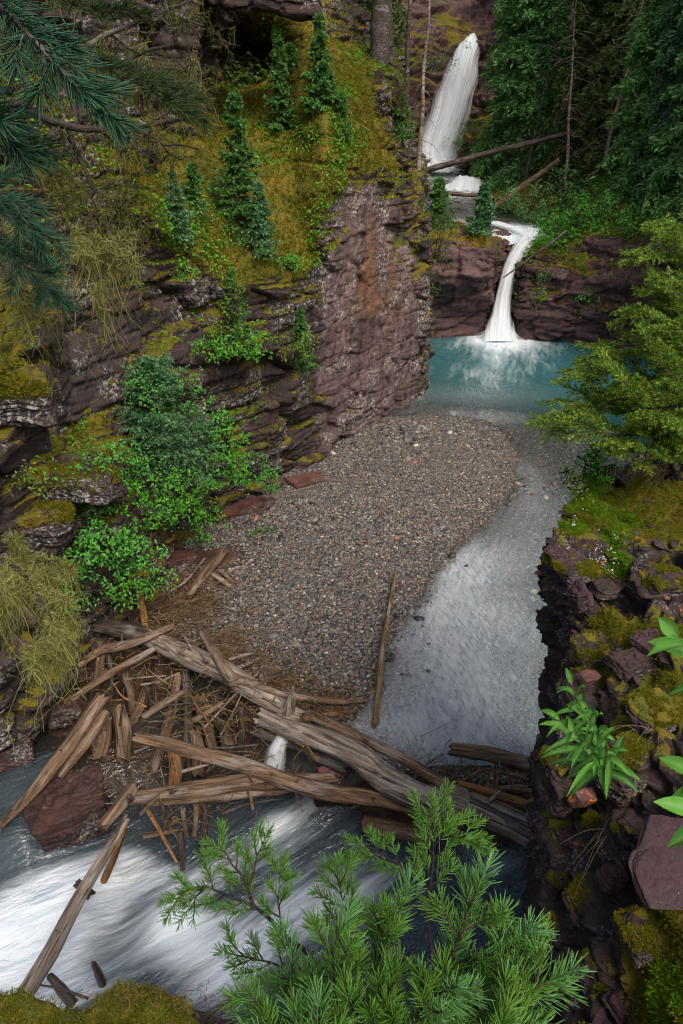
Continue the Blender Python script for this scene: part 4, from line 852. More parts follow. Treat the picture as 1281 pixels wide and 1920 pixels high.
# fallen trunks over the upper stream
L([(785, 325, 35.0, 0), (880, 300, 34.5, 0), (990, 268, 34, 0), (1118, 233, 33.5, 0)], (12, 11, 10, 8), 'bark', 'long dark fallen trunk bridging the upper stream below the falls', name='fallen_trunk', cat='fallen tree', seed=90)
L([(925, 388, 33.2, 0), (985, 346, 33.3, 0), (1048, 303, 33.4, 0)], (14, 13, 11), 'wood_brown', 'mossy brown fallen trunk leaning on the right bank of the upper stream', name='fallen_trunk', cat='fallen tree', seed=91)
L([(836, 362, 36.5, 0), (868, 364, 36.4, 0), (910, 366, 36.3, 0)], (8, 9, 7), 'wood_brown', 'short level log below the low cascade', name='fallen_trunk', cat='fallen tree', seed=92)
L([(905, 384, 33.6, 0), (916, 376, 33.8, 0), (924, 370, 33.9, 0)], (7, 6, 5), 'wood_grey', 'small broken log beside the leaning fallen trunk', seed=93)
L([(945, 520, 27.2, 0), (1000, 480, 26.9, 0), (1062, 432, 26.9, 0)], (3, 5, 6), 'bark', 'dead branch slanting down across the narrow lower fall', name='branch', cat='branch', seed=94, stubs=5)
# fine litter of twigs woven through the jam
rg = np.random.default_rng(17); parts = []
for px, py, z0, n, spr in [(345, 1130, .25, 140, .38), (390, 1095, .2, 90, .3), (300, 1160, .3, 110, .35), (330, 1195, .38, 90, .3), (420, 1225, .28, 150, .32), (480, 1265, .22, 150, .32), (560, 1305, .15, 120, .3), (630, 1330, .08, 60, .22), (420, 1340, .05, 90, .25), (330, 1330, -.1, 80, .3), (250, 1250, .2, 70, .3), (200, 1400, -.45, 40, .35), (470, 1440, .0, 50, .3), (800, 1450, .12, 45, .3), (900, 1470, .25, 45, .3), (330, 1520, -.2, 40, .25), (250, 1480, -.1, 30, .2), (560, 1360, .15, 50, .25), (430, 1160, .2, 40, .2), (640, 1350, .06, 30, .2)]:
    c = onz(px, py, z0)
    for _ in range(n):
        p = c+rg.normal(0, 1, 3)*[spr, spr, .05]; p[2] = max(p[2], bed_z(p[:1], p[1:2])[0]+.02); d = unit(rg.normal(0, 1, 3)*[1, 1, .28]); l = rg.uniform(.08, .42)*(1 if rg.random() < .85 else 2)
        m = p+d*l*.5+rg.normal(0, .03, 3); r = rg.uniform(.003, .0075)
        parts.append(tube([p, m, p+d*l], [r, r, r*.5], 4))
V, F = join(parts); nt_ = 12
tag(put('driftwood_litter', mesh('driftwood_litter', V, F), M['stem']), 'tangle of fine brown twigs strewn over and under the log jam', 'twigs', kind='stuff')
# ---------- conifers ----------
def frame(d):
    ref = np.where(np.abs(d[..., 2:3]) < .95, np.array([0, 0, 1.]), np.array([1., 0, 0]))
    a = unit(np.cross(d, ref)); return a, np.cross(a, d)
def conifer(h, rad, seed, nb=90, tw=9, sl=12, el=.06, droop=.35, t0=.06, trunk_r=None, gap=.15, lean=0., tipup=.15, power=.85, wid=.2, curtain=0.):
    rg = np.random.default_rng(seed); tr = trunk_r or h*.014
    t = np.sort(rg.uniform(t0, .985, nb)); az = np.arange(nb)*2.39996+rg.normal(0, .35, nb)
    Lb = rad*((1-t)**power)*rg.uniform(.6, 1.12, nb)+.05*rad
    Lb *= np.where(rg.random(nb) < gap, rg.uniform(.25, .6, nb), 1)
    base = np.stack([lean*t**2*h, 0*t, t*h], -1)
    dr = np.stack([np.cos(az), np.sin(az), 0*az], -1)
    K = 9; s = np.linspace(0, 1, K)
    up0 = (.55*t-.12+rg.normal(0, .08, nb))[:, None]
    z = Lb[:, None]*(up0*s-(droop*(1.15-t))[:, None]*s**1.6*1.2+tipup*s**4)
    B = base[:, None]+dr[:, None]*(Lb[:, None]*s*np.sqrt(np.maximum(.2, 1-.5*droop)))[..., None]; B[..., 2] += z
    B += .05*rad*np.stack([vn(B*3/rad, seed), vn(B*3/rad+9, seed+1), .4*vn(B*3/rad+4, seed+2)], -1)*s[None, :, None]
    # side twigs
    sj = np.linspace(.16, 1, tw)[None]+rg.uniform(-.04, .04, (nb, tw)); sj = np.clip(sj, .05, 1)
    ii = sj*(K-1); i0 = np.minimum(ii.astype(int), K-2); f = (ii-i0)[..., None]; ar = np.arange(nb)[:, None]
    Pt = B[ar, i0]*(1-f)+B[ar, i0+1]*f; Td = unit(B[ar, i0+1]-B[ar, i0])
    side = np.where((np.arange(tw)%2)[None] == 0, 1., -1.)*np.ones((nb, 1)); side[:, -1] = 0
    A, _ = frame(Td)
    tl = Lb[:, None]*(.46*(1.1-.75*sj))*rg.uniform(.6, 1.25, (nb, tw))+.5*el
    D = unit(Td*.65+A*side[..., None]*rg.uniform(.6, 1.1, (nb, tw))[..., None]+np.array([0, 0, 1.])*rg.normal(-.12-curtain, .16, (nb, tw))[..., None])
    # slivers along each twig
    q = (np.linspace(.08, 1, sl)[None, None]+rg.uniform(-.03, .03, (nb, tw, sl)))
    C = Pt[:, :, None]+D[:, :, None]*(tl[..., None]*q)[..., None]; C[..., 2] -= (tl[..., None]*q**2*(.22+curtain*.5))
    A2, B2 = frame(D); th = rg.uniform(0, 6.283, (nb, tw, sl))
    sd = A2[:, :, None]*np.cos(th)[..., None]+B2[:, :, None]*(np.sin(th)*.7)[..., None]
    nd = unit(D[:, :, None]*rg.uniform(.35, 1., (nb, tw, sl))[..., None]+sd*.85)
    e = el*rg.uniform(.7, 1.3, (nb, tw, sl))[..., None]
    wv = unit(np.cross(nd, rg.normal(0, 1, nd.shape)))*e*wid
    V = np.stack([C-nd*e*.15, C+nd*e*.4+wv, C+nd*e, C+nd*e*.4-wv], -2).reshape(-1, 3)
    F = np.arange(len(V)).reshape(-1, 4)
    crown = (V, F)
    wood_ = [tube(np.stack([lean*np.linspace(0, 1, 14)**2*h+.01*h*vn(np.c_[np.linspace(0, 3, 14)+seed, np.zeros((14, 2))], 2), np.zeros(14), np.linspace(-.03, 1, 14)*h], -1), np.linspace(tr*1.15, tr*.08, 14), 8)]
    for k in range(nb):
        r = tr*(.28*(1-t[k])+.05); wood_.append(tube(B[k, ::2], np.linspace(r, r*.25, 5), 4))
    return join(wood_), crown
def tree(name, loc, meshes, label, cat='tree', group=None, rz=0., sc=1., tilt=(0, 0), mats=('bark', 'spruce')):
    o = empty(name, loc); o.rotation_euler = (tilt[0], tilt[1], rz); o.scale = (sc,)*3; tag(o, label, cat, group)
    put('trunk', meshes[0], M[mats[0]], o)
    c = put('crown', meshes[1], None, o)
    if not meshes[1].materials: meshes[1].materials.append(M[mats[1]])
    elif meshes[1].materials[0] != M[mats[1]]:
        c.material_slots[0].link = 'OBJECT'; c.material_slots[0].material = M[mats[1]]
    return o
def cm(h, rad, seed, **k):
    w_, c_ = conifer(h, rad, seed, **k); return mesh('trunk', *w_), mesh('crown', *c_, smooth=False)
# forest on the right slope: tall spruces, four builds shared between them
FV = [cm(19, 2.1, 101, nb=260, tw=13, sl=15, el=.23, droop=.75, curtain=.45, trunk_r=.20, wid=.17, power=.6),
      cm(21, 1.8, 102, nb=260, tw=13, sl=15, el=.22, droop=.85, curtain=.6, trunk_r=.22, wid=.16, power=.5, gap=.25),
      cm(16, 2.2, 103, nb=240, tw=13, sl=15, el=.23, droop=.65, curtain=.35, trunk_r=.18, wid=.18, power=.7),
      cm(23, 1.7, 104, nb=230, tw=12, sl=14, el=.22, droop=.95, curtain=.7, trunk_r=.24, wid=.16, power=.45, gap=.35)]
fl_ = [  # px,py of the foot, Y, build, scale, material, label
    (948, 300, 40, 0, .95, 'forest', 'dense dark spruce nearest the right edge of the upper waterfall'),
    (985, 330, 38, 2, 1., 'forest', 'drooping spruce behind the middle of the long fallen trunk'),
    (1030, 310, 37.5, 1, .95, 'forest', 'narrow spruce rising behind the right end of the long fallen trunk'),
    (1075, 330, 35, 0, .8, 'forest_olive', 'olive lichen-hung spruce above the leaning brown fallen trunk'),
    (1120, 345, 33, 2, .85, 'forest_olive', 'yellowish lichen-hung spruce at the right end of the fallen trunk'),
    (1150, 290, 34, 3, .9, 'forest', 'tall spruce with bare lower trunk right of the fallen trunk'),
    (1185, 395, 29, 0, .85, 'forest', 'large drooping spruce above the mossy right wall'),
    (1235, 400, 27.5, 1, .85, 'bluespruce', 'bluish spruce at the right edge of the picture above the yellow-green conifer'),
    (1290, 415, 26, 2, .9, 'forest', 'broad dark spruce cut by the right edge of the picture'),
    (1005, 240, 44, 1, 1., 'forest', 'slim spruce high on the slope right of the upper waterfall'),
    (1065, 200, 44, 3, 1., 'forest', 'tall thin spruce in the dark of the upper right slope'),
    (1110, 190, 43, 0, 1., 'bluespruce', 'blue-green spruce high in the upper right corner'),
    (1170, 150, 43, 1, 1., 'forest', 'shadowed spruce far up the upper right slope'),
    (1240, 190, 40, 2, 1.1, 'forest', 'wide spruce filling the upper right corner'),
    (930, 60, 50, 2, .8, 'forest', 'small spruce on the cliff top right of the upper waterfall'),
    (975, 70, 51, 0, .9, 'forest', 'dark spruce on the cliff top further right of the upper waterfall'),
    (770, -10, 49, 1, .8, 'forest_olive', 'hazy spruce on the cliff top left of the upper waterfall'),
    (840, -10, 52, 3, .8, 'forest_olive', 'thin spruce on the cliff top above the upper waterfall'),
    (1340, 330, 30, 3, 1., 'forest', 'tall spruce just beyond the right edge'),
    (1400, 470, 22, 0, .95, 'forest', 'spruce beyond the right edge over the pool'),
    (720, 260, 34, 3, .75, 'forest_olive', 'lichen-grey spruce behind the buttress, left of the upper waterfall'),
    (680, 110, 28, 1, .8, 'forest_olive', 'thin grey-green spruce behind the big bare trunks'),
    (620, 100, 29, 0, .8, 'forest', 'dark spruce deep behind the mossy buttress'),
    (540, 60, 28, 2, .8, 'forest', 'dark spruce on the bank above the cave'),
    (470, -40, 26, 1, .9, 'forest_olive', 'lichened spruce above the cave roof'),
    (300, -60, 22, 0, .8, 'forest_olive', 'lichened spruce at the top above the left wall'),
    (-330, 330, 8.5, 0, .55, 'forest_olive', 'unseen spruce added beyond the left edge to shade the near wall'),  # from here down: unseen trees added to darken the left wall
    (-420, 300, 6.8, 2, .6, 'forest', 'broad unseen spruce added close to the viewpoint to shade the left wall'),
    (-300, 120, 12.5, 1, .6, 'forest', 'slim unseen spruce added on top of the left wall to shade it'),
    (140, -20, 18, 3, .8, 'forest_olive', 'grey lichened spruce added above the top left to shade the wall'),
]
rg = np.random.default_rng(5)
for px, py, Yd, b, sc, mt, lb in fl_:
    q = at(px, py, Yd); tree('spruce_tree', (q[0], q[1], q[2]-.25), FV[b], lb, 'tree', 'tall spruces of the gorge forest', rg.uniform(0, 6.28), sc, (rg.normal(0, .02), rg.normal(0, .02)), ('bark', mt))
# big bare trunks behind the buttress
def bare(px, py, Yd, h, r, label, seed, limbs=26, mat='bark', lean=0., ll=1.4, top=.1):
    rg = np.random.default_rng(seed); q = at(px, py, Yd); o = empty('dead_tree' if mat != 'bark' else 'bare_trunk_tree', q-[0, 0, .3]); tag(o, label, 'tree')
    n = 40; P = np.stack([lean*np.linspace(0, 1, n)+r*.5*vn(np.c_[np.linspace(0, 5, n)+seed, np.zeros((n, 2))], 1), 0*np.linspace(0, 1, n), np.linspace(0, h, n)], -1)
    put('trunk', mesh('trunk', *tube(P, np.linspace(r*1.15, r*top, n)*(1+.06*vn(np.c_[np.linspace(0, 20, n), np.zeros((n, 2))], 3)), 12)), M[mat], o)
    parts = []
    for _ in range(limbs):
        i = rg.integers(2, n-1); a = rg.uniform(0, 6.28); l = ll*rg.uniform(.3, 1); d = np.array([math.cos(a), math.sin(a), rg.uniform(-.5, .1)])
        B = wiggle(smoothline([P[i], P[i]+d*l*.5, P[i]+d*l-[0, 0, l*.25]], 9), .08*l, 4/l, seed); parts.append(tube(B, np.linspace(r*.16, r*.03, 9), 4))
        for _ in range(4):
            j = rg.integers(3, 9); e = unit(d+rg.normal(0, .6, 3)); parts.append(tube([B[j], B[j]+e*l*.15, B[j]+e*l*.28-[0, 0, .05*l]], [r*.06, r*.04, r*.02], 3))
    put('dead_limbs', mesh('dead_limbs', *join(parts)), M['twig' if mat == 'bark' else mat], o)
    return o
bare(703, 175, 22, 13, .26, 'thick furrowed bare trunk on top of the buttress', 1, 20)
bare(722, 150, 24, 14, .17, 'thinner bare trunk just behind the thick furrowed one', 2, 22)
bare(650, 130, 24.5, 14, .16, 'grey bare trunk left of the thick furrowed one', 3, 26)
bare(594, 90, 25.5, 14, .17, 'pale grey bare trunk behind the spruce on the moss', 4, 18)
bare(683, 110, 28, 14, .18, 'dim bare trunk deep behind the thick furrowed one', 5, 20)
bare(782, 345, 22.6, 5.2, .075, 'slim dead trunk in front of the upper waterfall', 6, 40, 'wood_grey', .12, .75, .3)
bare(757, 290, 26.5, 9, .09, 'thin lichened dead trunk beside the upper waterfall', 7, 30, 'bark', .1, .9)
bare(1132, 300, 31.5, 8, .075, 'grey dead trunk among the right-hand spruces', 8, 60, 'wood_grey', .8, 1.5)
bare(1062, 345, 32, 7, .07, 'twiggy dead trunk above the leaning fallen trunk', 9, 60, 'wood_grey', -.6, 1.5)
bare(985, 330, 36, 6, .07, 'twiggy grey dead tree right of the upper waterfall', 10, 60, 'bark', .7, 1.5)
# saplings on the left shelf
def sap(px, py, py2, Yd, radf, seed, label, mat='spruce', name='spruce_sapling', group=None, **k):
    q = at(px, py, Yd); h = at(px, py2, Yd)[2]-q[2]; rad = radf*h
    rad *= 1.3; k.setdefault('power', 1.12); k.setdefault('gap', .38); k.setdefault('wid', .26); k.setdefault('tipup', .22); k.setdefault('el', max(.035, .0042*Yd)); k.setdefault('trunk_r', h*.012)
    return tree(name, (q[0], q[1], q[2]-.08), cm(h*1.03, rad, seed, **k), label, 'tree', group, seed*1.3, 1, (0, 0), ('bark', mat))
sap(456, 445, 165, 14.7, .26, 201, 'tall open spruce on the ochre moss shelf with lichen on its top', nb=110, tw=10, sl=13, droop=.45, gap=.3)
sap(488, 455, 335, 14.6, .30, 202, 'small pale spruce beside the foot of the tall open one', 'bluespruce', nb=60, tw=8, sl=10)
sap(368, 400, 300, 13.9, .34, 203, 'tiny spruce on the orange moss left of the tall open one', nb=50, tw=8, sl=9)
sap(335, 430, 315, 13.1, .36, 204, 'drooping grey-green spruce at the left end of the moss shelf', 'bluespruce', nb=60, tw=9, sl=11, droop=.8)
sap(602, 235, 25, 16.9, .24, 205, 'bright spruce standing on the buttress top', nb=100, tw=10, sl=13, droop=.4)
sap(527, 240, 50, 17.3, .18, 206, 'slim sparse spruce on the shelf left of the bright one', nb=70, tw=9, sl=11, gap=.4)
sap(548, 175, 80, 20.0, .3, 207, 'small spruce high on the moss below the cave', nb=50, tw=8, sl=10)
sap(640, 250, 170, 16.9, .28, 208, 'low spruce at the buttress edge by the moss overhang', nb=50, tw=8, sl=10)
sap(748, 250, 165, 20.6, .35, 209, 'small spruce at the back edge of the buttress', nb=50, tw=8, sl=10)
sap(820, 420, 335, 24.0, .35, 210, 'little spruce at the cliff corner by the upper stream', nb=60, tw=9, sl=10)
sap(903, 425, 345, 27.4, .34, 211, 'young spruce on the bluff between the two falls', 'bluespruce', nb=70, tw=9, sl=11)
sap(440, 620, 505, 13.55, .30, 212, 'thin spruce growing from the cliff face above bright leaves', nb=70, tw=9, sl=11, gap=.3)
sap(565, 690, 575, 15.1, .28, 213, 'sparse spruce leaning off the cliff near the buttress edge', nb=60, tw=9, sl=11, droop=.7, gap=.3)
sap(312, 885, 672, 10.7, .46, 214, 'bushy blue-green spruce among the leafy bushes at the cliff foot', 'bluespruce', nb=190, tw=12, sl=15, droop=.3, power=.7, gap=.2)
sap(1215, 300, 150, 31, .3, 215, 'pale young spruce among the right-hand spruces', nb=110, tw=10, sl=12)
# dead red twiggy shrub on the buttress edge
def twigbush(name, c, r, n, label, mat, seed, dn=.0, rad=.006):
    rg = np.random.default_rng(seed); parts = []
    for _ in range(n):
        d = unit(rg.normal(0, 1, 3)*[1, 1, .7]+[0, 0, dn]); l = r*rg.uniform(.4, 1); s = rg.normal(0, .15*r, 3)*[1, 1, .4]
        B = wiggle(smoothline([s, s+d*l*.5+[0, 0, .1*l], s+d*l-[0, 0, .15*l]], 8), .1*l, 5/l, seed); parts.append(tube(B, np.linspace(rad, rad*.3, 8), 3))
        for _ in range(4):
            j = rg.integers(2, 8); e = unit(d+rg.normal(0, .7, 3)); parts.append(tube([B[j], B[j]+e*l*.2, B[j]+e*l*.35-[0, 0, .06*l]], [rad*.5, rad*.4, rad*.2], 3))
    return tag(put(name, mesh(name, *join(parts)), M[mat], None, c), label, 'shrub')
twigbush('dead_bush', at(722, 185, 20.3), .9, 90, 'dead reddish twiggy bush on the buttress top by the bare trunks', 'redtwig', 3, .2, .008)
twigbush('dead_bush', at(850, 395, 27.2), .7, 40, 'grey bare twigs on the bluff beside the upper stream', 'twig', 4, .2, .007)
# ---------- leafy bushes ----------
def leaves(C, nrm, size, rg, long=1.6, fold=.25):
    n = len(C); nrm = unit(nrm); a, b = frame(nrm); th = rg.uniform(0, 6.283, n)[:, None]
    d = a*np.cos(th)+b*np.sin(th); w_ = np.cross(nrm, d); s = (size*rg.uniform(.65, 1.25, n))[:, None]
    tip = C+d*s*long-nrm*s*.25
    V = np.stack([C, C+d*s*long*.45+w_*s*.42+nrm*s*fold, tip, C+d*s*long*.45-w_*s*.42+nrm*s*fold], 1).reshape(-1, 3)
    i = np.arange(n)[:, None]*4
    return V, np.concatenate([i+[0, 1, 2], i+[0, 2, 3]])
def bush(name, pts, label, mat, leaf, dens, seed, cat='shrub', group=None, ros=9, hang=0., pull=.35):
    """pts: (px,py,Y,rx,rz) lobes; leaves sit in rosettes at the ends of thin stems"""
    leaf = leaf*.8 if leaf > .03 else leaf; rg = np.random.default_rng(seed); b0 = at(*pts[0][:3]); o = empty(name, b0-[0, 0, pts[0][4]*.8]); tag(o, label, cat, group)
    Cs, Ns, st = [], [], []
    for px, py, Yd, rx, rz in pts:
        c = at(px, py, Yd-pull); n = int(dens*(rx*rz+.3*rx*rx)/(leaf*leaf*ros)*2.3)
        u = unit(rg.normal(0, 1, (n, 3))); rr = rg.uniform(.25, 1, n)**.45
        lump = 1+.35*vn(u*2.2+seed, seed)
        T = c+u*(rr*lump)[:, None]*[rx*1.15, rx*.9, rz*1.15]; T[:, 2] -= hang*np.abs(u[:, 0])*rz
        N = unit(u*.7+[0, -.15, .75]+rg.normal(0, .25, (n, 3)))
        jit = rg.normal(0, 1, (n, ros, 3))*leaf*1.25
        Cs.append((T[:, None]+jit-N[:, None]*(np.linalg.norm(jit, axis=-1, keepdims=True)*.35)).reshape(-1, 3))
        Ns.append((N[:, None]+rg.normal(0, .38, (n, ros, 3))).reshape(-1, 3))
        foot = c-[0, -.1, rz*.7]
        for k in range(0, n, max(1, n//45)):
            m = (foot+T[k])/2+[0, 0, -.1*rz]+rg.normal(0, .05*rx, 3); st.append(tube(smoothline([foot+rg.normal(0, .05, 3), m, T[k]], 6), np.linspace(.008, .003, 6), 4))
    C = np.concatenate(Cs); Nn = np.concatenate(Ns)
    f = put('foliage', mesh('foliage', *leaves(C, Nn, leaf, rg), smooth=False), M[mat], o); s = put('stems', mesh('stems', *join(st)), M['twig'], o)
    for x in (f, s): x.location = -np.array(o.location)
    return o
bush('leafy_bush', [(205, 858, 9.9, .42, .26), (170, 872, 9.5, .25, .2), (250, 850, 10.2, .2, .2)], 'blue-green leafy bush left of the bushy spruce', 'herb', .045, 1.5, 1, pull=0.8)
bush('leafy_bush', [(345, 735, 11.6, .38, .30), (265, 730, 11.2, .3, .35), (390, 790, 11.8, .40, .30)], 'tall green bush behind the bushy spruce', 'herb', .045, 1.3, 2, pull=0.8)
bush('leafy_bush', [(420, 820, 11.9, .36, .40), (385, 880, 11.6, .5, .35), (430, 870, 12.1, .35, .3), (330, 905, 11.2, .4, .28)], 'yellow-green bush right of the bushy spruce', 'bright', .05, 1.5, 3, pull=0.8)
bush('leafy_bush', [(470, 880, 13.2, .42, .30), (505, 905, 13.6, .25, .2)], 'blue-green bush nearest the gravel bar', 'herb', .045, 1.3, 4, pull=0.7)
bush('leafy_bush', [(275, 890, 10.4, .45, .28), (215, 930, 9.8, .35, .22), (265, 960, 10.2, .42, .25), (310, 950, 10.8, .35, .25)], 'bright bush in front of the bushy spruce', 'bright', .05, 1.4, 5, pull=0.8)
bush('leafy_bush', [(350, 955, 11.2, .38, .32), (390, 960, 11.8, .3, .28), (375, 1010, 11.5, .2, .14)], 'green bush hanging over the rusty slab', 'bright', .045, 1.5, 6, hang=.4, pull=0.6)
bush('leafy_bush', [(215, 1000, 9.5, .55, .38), (260, 1040, 9.6, .45, .32), (170, 1030, 9.1, .4, .3)], 'big dense maple-leaved bush at the cliff foot', 'herb', .055, 1.6, 7, pull=0.9)
bush('leafy_bush', [(240, 1100, 9.2, .32, .24), (290, 1085, 9.4, .25, .2)], 'green bush above the orange peeled stake', 'bright', .05, 1.5, 8, hang=.3, pull=0.6)
bush('leafy_bush', [(150, 1100, 8.7, .38, .26), (130, 1130, 8.5, .2, .16)], 'low green bush at the dark cliff foot beside the hanging lichen', 'herb', .045, 1.3, 9, pull=0.6)
bush('leafy_bush', [(430, 640, 13.4, .62, .26), (395, 650, 13.2, .35, .2), (470, 640, 13.6, .4, .26)], 'bright leafy clump growing on the cliff face', 'bright', .06, 1.4, 10, pull=0.6)
bush('leafy_bush', [(550, 650, 14.9, .34, .32), (580, 640, 15.1, .2, .3)], 'yellow-green clump on the cliff beside the buttress edge', 'juniper', .045, 1.1, 11, pull=0.5)
bush('leafy_bush', [(435, 560, 13.5, .25, .4), (420, 600, 13.4, .3, .3)], 'olive leafy growth climbing the cliff under the moss shelf', 'juniper', .045, .9, 12, pull=0.4)
bush('leafy_bush', [(335, 500, 12.7, .28, .12), (350, 510, 12.7, .2, .1)], 'small fern clump under the moss shelf', 'bright', .05, 1.0, 13, pull=0.4)
bush('leafy_bush', [(545, 492, 15.0, .38, .14), (520, 480, 15, .3, .1)], 'low bright leaves on the end of the moss shelf', 'bright', .04, 1.0, 14, pull=0.3)
bush('leafy_bush', [(820, 440, 22.4, .45, .9), (835, 400, 23.5, .5, .4), (812, 520, 21.7, .25, .5)], 'green bush trailing down the cliff corner by the bluff', 'forest_olive', .07, 1.0, 15, hang=.4, pull=0.6)
bush('leafy_bush', [(815, 375, 24.5, .6, .4), (800, 350, 25, .5, .4)], 'fresh green ferns at the cliff corner below the slim dead trunk', 'bright', .06, 1.0, 16, pull=0.4)
bush('leafy_bush', [(1080, 400, 28.2, 1.0, .55), (1045, 430, 28, .7, .4), (1120, 385, 28.5, .8, .5)], 'fresh green bush on the ledge right of the lower fall', 'bright', .08, 1.1, 17, pull=0.6)
bush('leafy_bush', [(1010, 455, 28.2, .35, .2)], 'tuft of bright leaves at the lip of the lower fall', 'bright', .06, 1.2, 18, pull=0.4)
bush('leafy_bush', [(880, 260, 43.2, 1.1, .8), (910, 240, 43.4, .9, .9)], 'bright green bush in spray beside the upper waterfall', 'bright', .12, 1.0, 19)
bush('leafy_bush', [(1000, 370, 31.5, 1.0, .6), (1060, 340, 31.5, 1.0, .6), (960, 375, 33, .7, .5)], 'green undergrowth bush along the leaning fallen trunk', 'forest', .10, .9, 20)
bush('leafy_bush', [(1160, 390, 27, .9, .6), (1200, 410, 26, .9, .5), (1120, 420, 27.3, .5, .3)], 'dark green bush on the right wall top', 'herb', .09, .9, 21)
bush('leafy_bush', [(1260, 395, 25, 1.0, .7), (1300, 380, 24.5, 1.0, .8)], 'dark bush at the right edge above the yellow-green conifer', 'forest', .09, .9, 22)
bush('leafy_bush', [(1098, 548, 26.3, .25, .3)], 'small tuft of leaves on the face of the right wall', 'bright', .07, 1.0, 23)
bush('leafy_bush', [(1010, 555, 27.0, .4, .25), (1025, 520, 26.8, .35, .2)], 'mossy leaf tuft low on the right wall by the lower fall', 'bright', .06, .7, 24)
bush('leafy_bush', [(820, 120, 44, .9, .4), (850, 95, 46, .8, .4)], 'green tuft on the head wall above the upper waterfall left side', 'forest', .10, .9, 25)
bush('green_herb', [(490, 995, 12.3, .22, .05), (480, 1000, 12.2, .16, .05), (510, 992, 12.4, .12, .05)], 'small green herb growing alone on the gravel bar', 'herb', .035, .9, 26, 'plant')
bush('leafy_bush', [(70, 900, 8.35, .35, .12), (30, 890, 8.2, .3, .1)], 'grassy leaves on the white-flecked boulder at left', 'juniper', .04, .8, 27)
# undergrowth and moss tufts over the mossy ground
def scatter(Gd, N, mo, n, seed, lo=.5, keep=None):
    rg = np.random.default_rng(seed); P = Gd.reshape(-1, 3); n3 = N.reshape(-1, 3); m = mo.ravel(); c = m > lo
    if keep is not None: c &= keep(P)
    idx = np.flatnonzero(c); i = rg.choice(idx, n); st = np.linalg.norm(Gd[0, 0]-Gd[0, 1])
    return P[i]+rg.normal(0, .5, (n, 3))*st*[1, 1, .2], n3[i], rg
def tufts(name, P, N, rg, size, mat, label, blades=5, spread=.7, parent=None, wd=.16):
    n = len(P); d = unit(N[:, None]+rg.normal(0, spread, (n, blades, 3))); s = size*rg.uniform(.5, 1.3, (n, blades, 1))
    w_ = unit(np.cross(d, rg.normal(0, 1, d.shape)))*s*wd; b = P[:, None]+rg.normal(0, .25, (n, blades, 3))*size
    V = np.stack([b-w_, b+w_, b+d*s], -2).reshape(-1, 3)
    o = put(name, mesh(name, V, np.arange(len(V)).reshape(-1, 3), smooth=False), M[mat], parent)
    return tag(o, label, 'moss', kind='stuff') if parent is None else o
P_, N_, rg = scatter(LC[0], LC[1], LC[2], 42000, 3, .55); tufts('moss', P_, N_, rg, .055, 'mossleaf', 'ochre moss tufts covering the left shelf and cliff ledges')
P_, N_, rg = scatter(LC[0], LC[1], LC[2], 9000, 4, .6, lambda P: (fbm(P, .7, 3, 4) > .08)); V, F = leaves(P_+N_*.03, N_*.5+[0, 0, .7]+rg.normal(0, .3, P_.shape), .05, rg)
tag(put('undergrowth', mesh('undergrowth', V, F, smooth=False), M['bright']), 'small green leaves sprinkled over the moss shelf', 'undergrowth', kind='stuff')
for nm, n, sz, mt, lab, sd in [('hillside', 60000, .15, 'forest', 'green undergrowth covering the forest slope right of the falls', 5), ('wooded_bank', 24000, .13, 'forest_olive', 'dim undergrowth on the wooded bank behind the buttress', 6), ('rock_wall', 9000, .09, 'bright', 'green leaves along the top of the right wall', 7), ('rock_outcrop', 700, .08, 'mossleaf', 'moss and leaves on top of the bluff by the lower fall', 8)]:
    me = bpy.data.objects[nm].data; co_ = np.zeros(len(me.vertices)*3, np.float32); me.vertices.foreach_get('co', co_); nn_ = np.zeros_like(co_); me.vertices.foreach_get('normal', nn_)
    mo_ = np.zeros(len(me.vertices), np.float32); me.attributes['moss'].data.foreach_get('value', mo_)
    co_ = co_.reshape(-1, 3).astype(float); nn_ = nn_.reshape(-1, 3).astype(float); c = (mo_ > .5)&(fbm(co_, .35, 3, sd) > -.22); rg = np.random.default_rng(sd); i = rg.choice(np.flatnonzero(c), n)
    nn_ = nn_*np.sign(nn_[:, 2:3]+.3)
    P_ = co_[i]+rg.normal(0, .12, (n, 3))+[0, 0, .05]; P_[:, 2] += np.abs(rg.normal(0, sz*1.2, n))*(vn(P_*.5, 3)+.6)
    V, F = leaves(P_, nn_[i]*.4+[0, -.2, .7]+rg.normal(0, .4, P_.shape), sz, rg)
    tag(put('undergrowth', mesh('undergrowth', V, F, smooth=False), M[mt]), lab, 'undergrowth', kind='stuff')
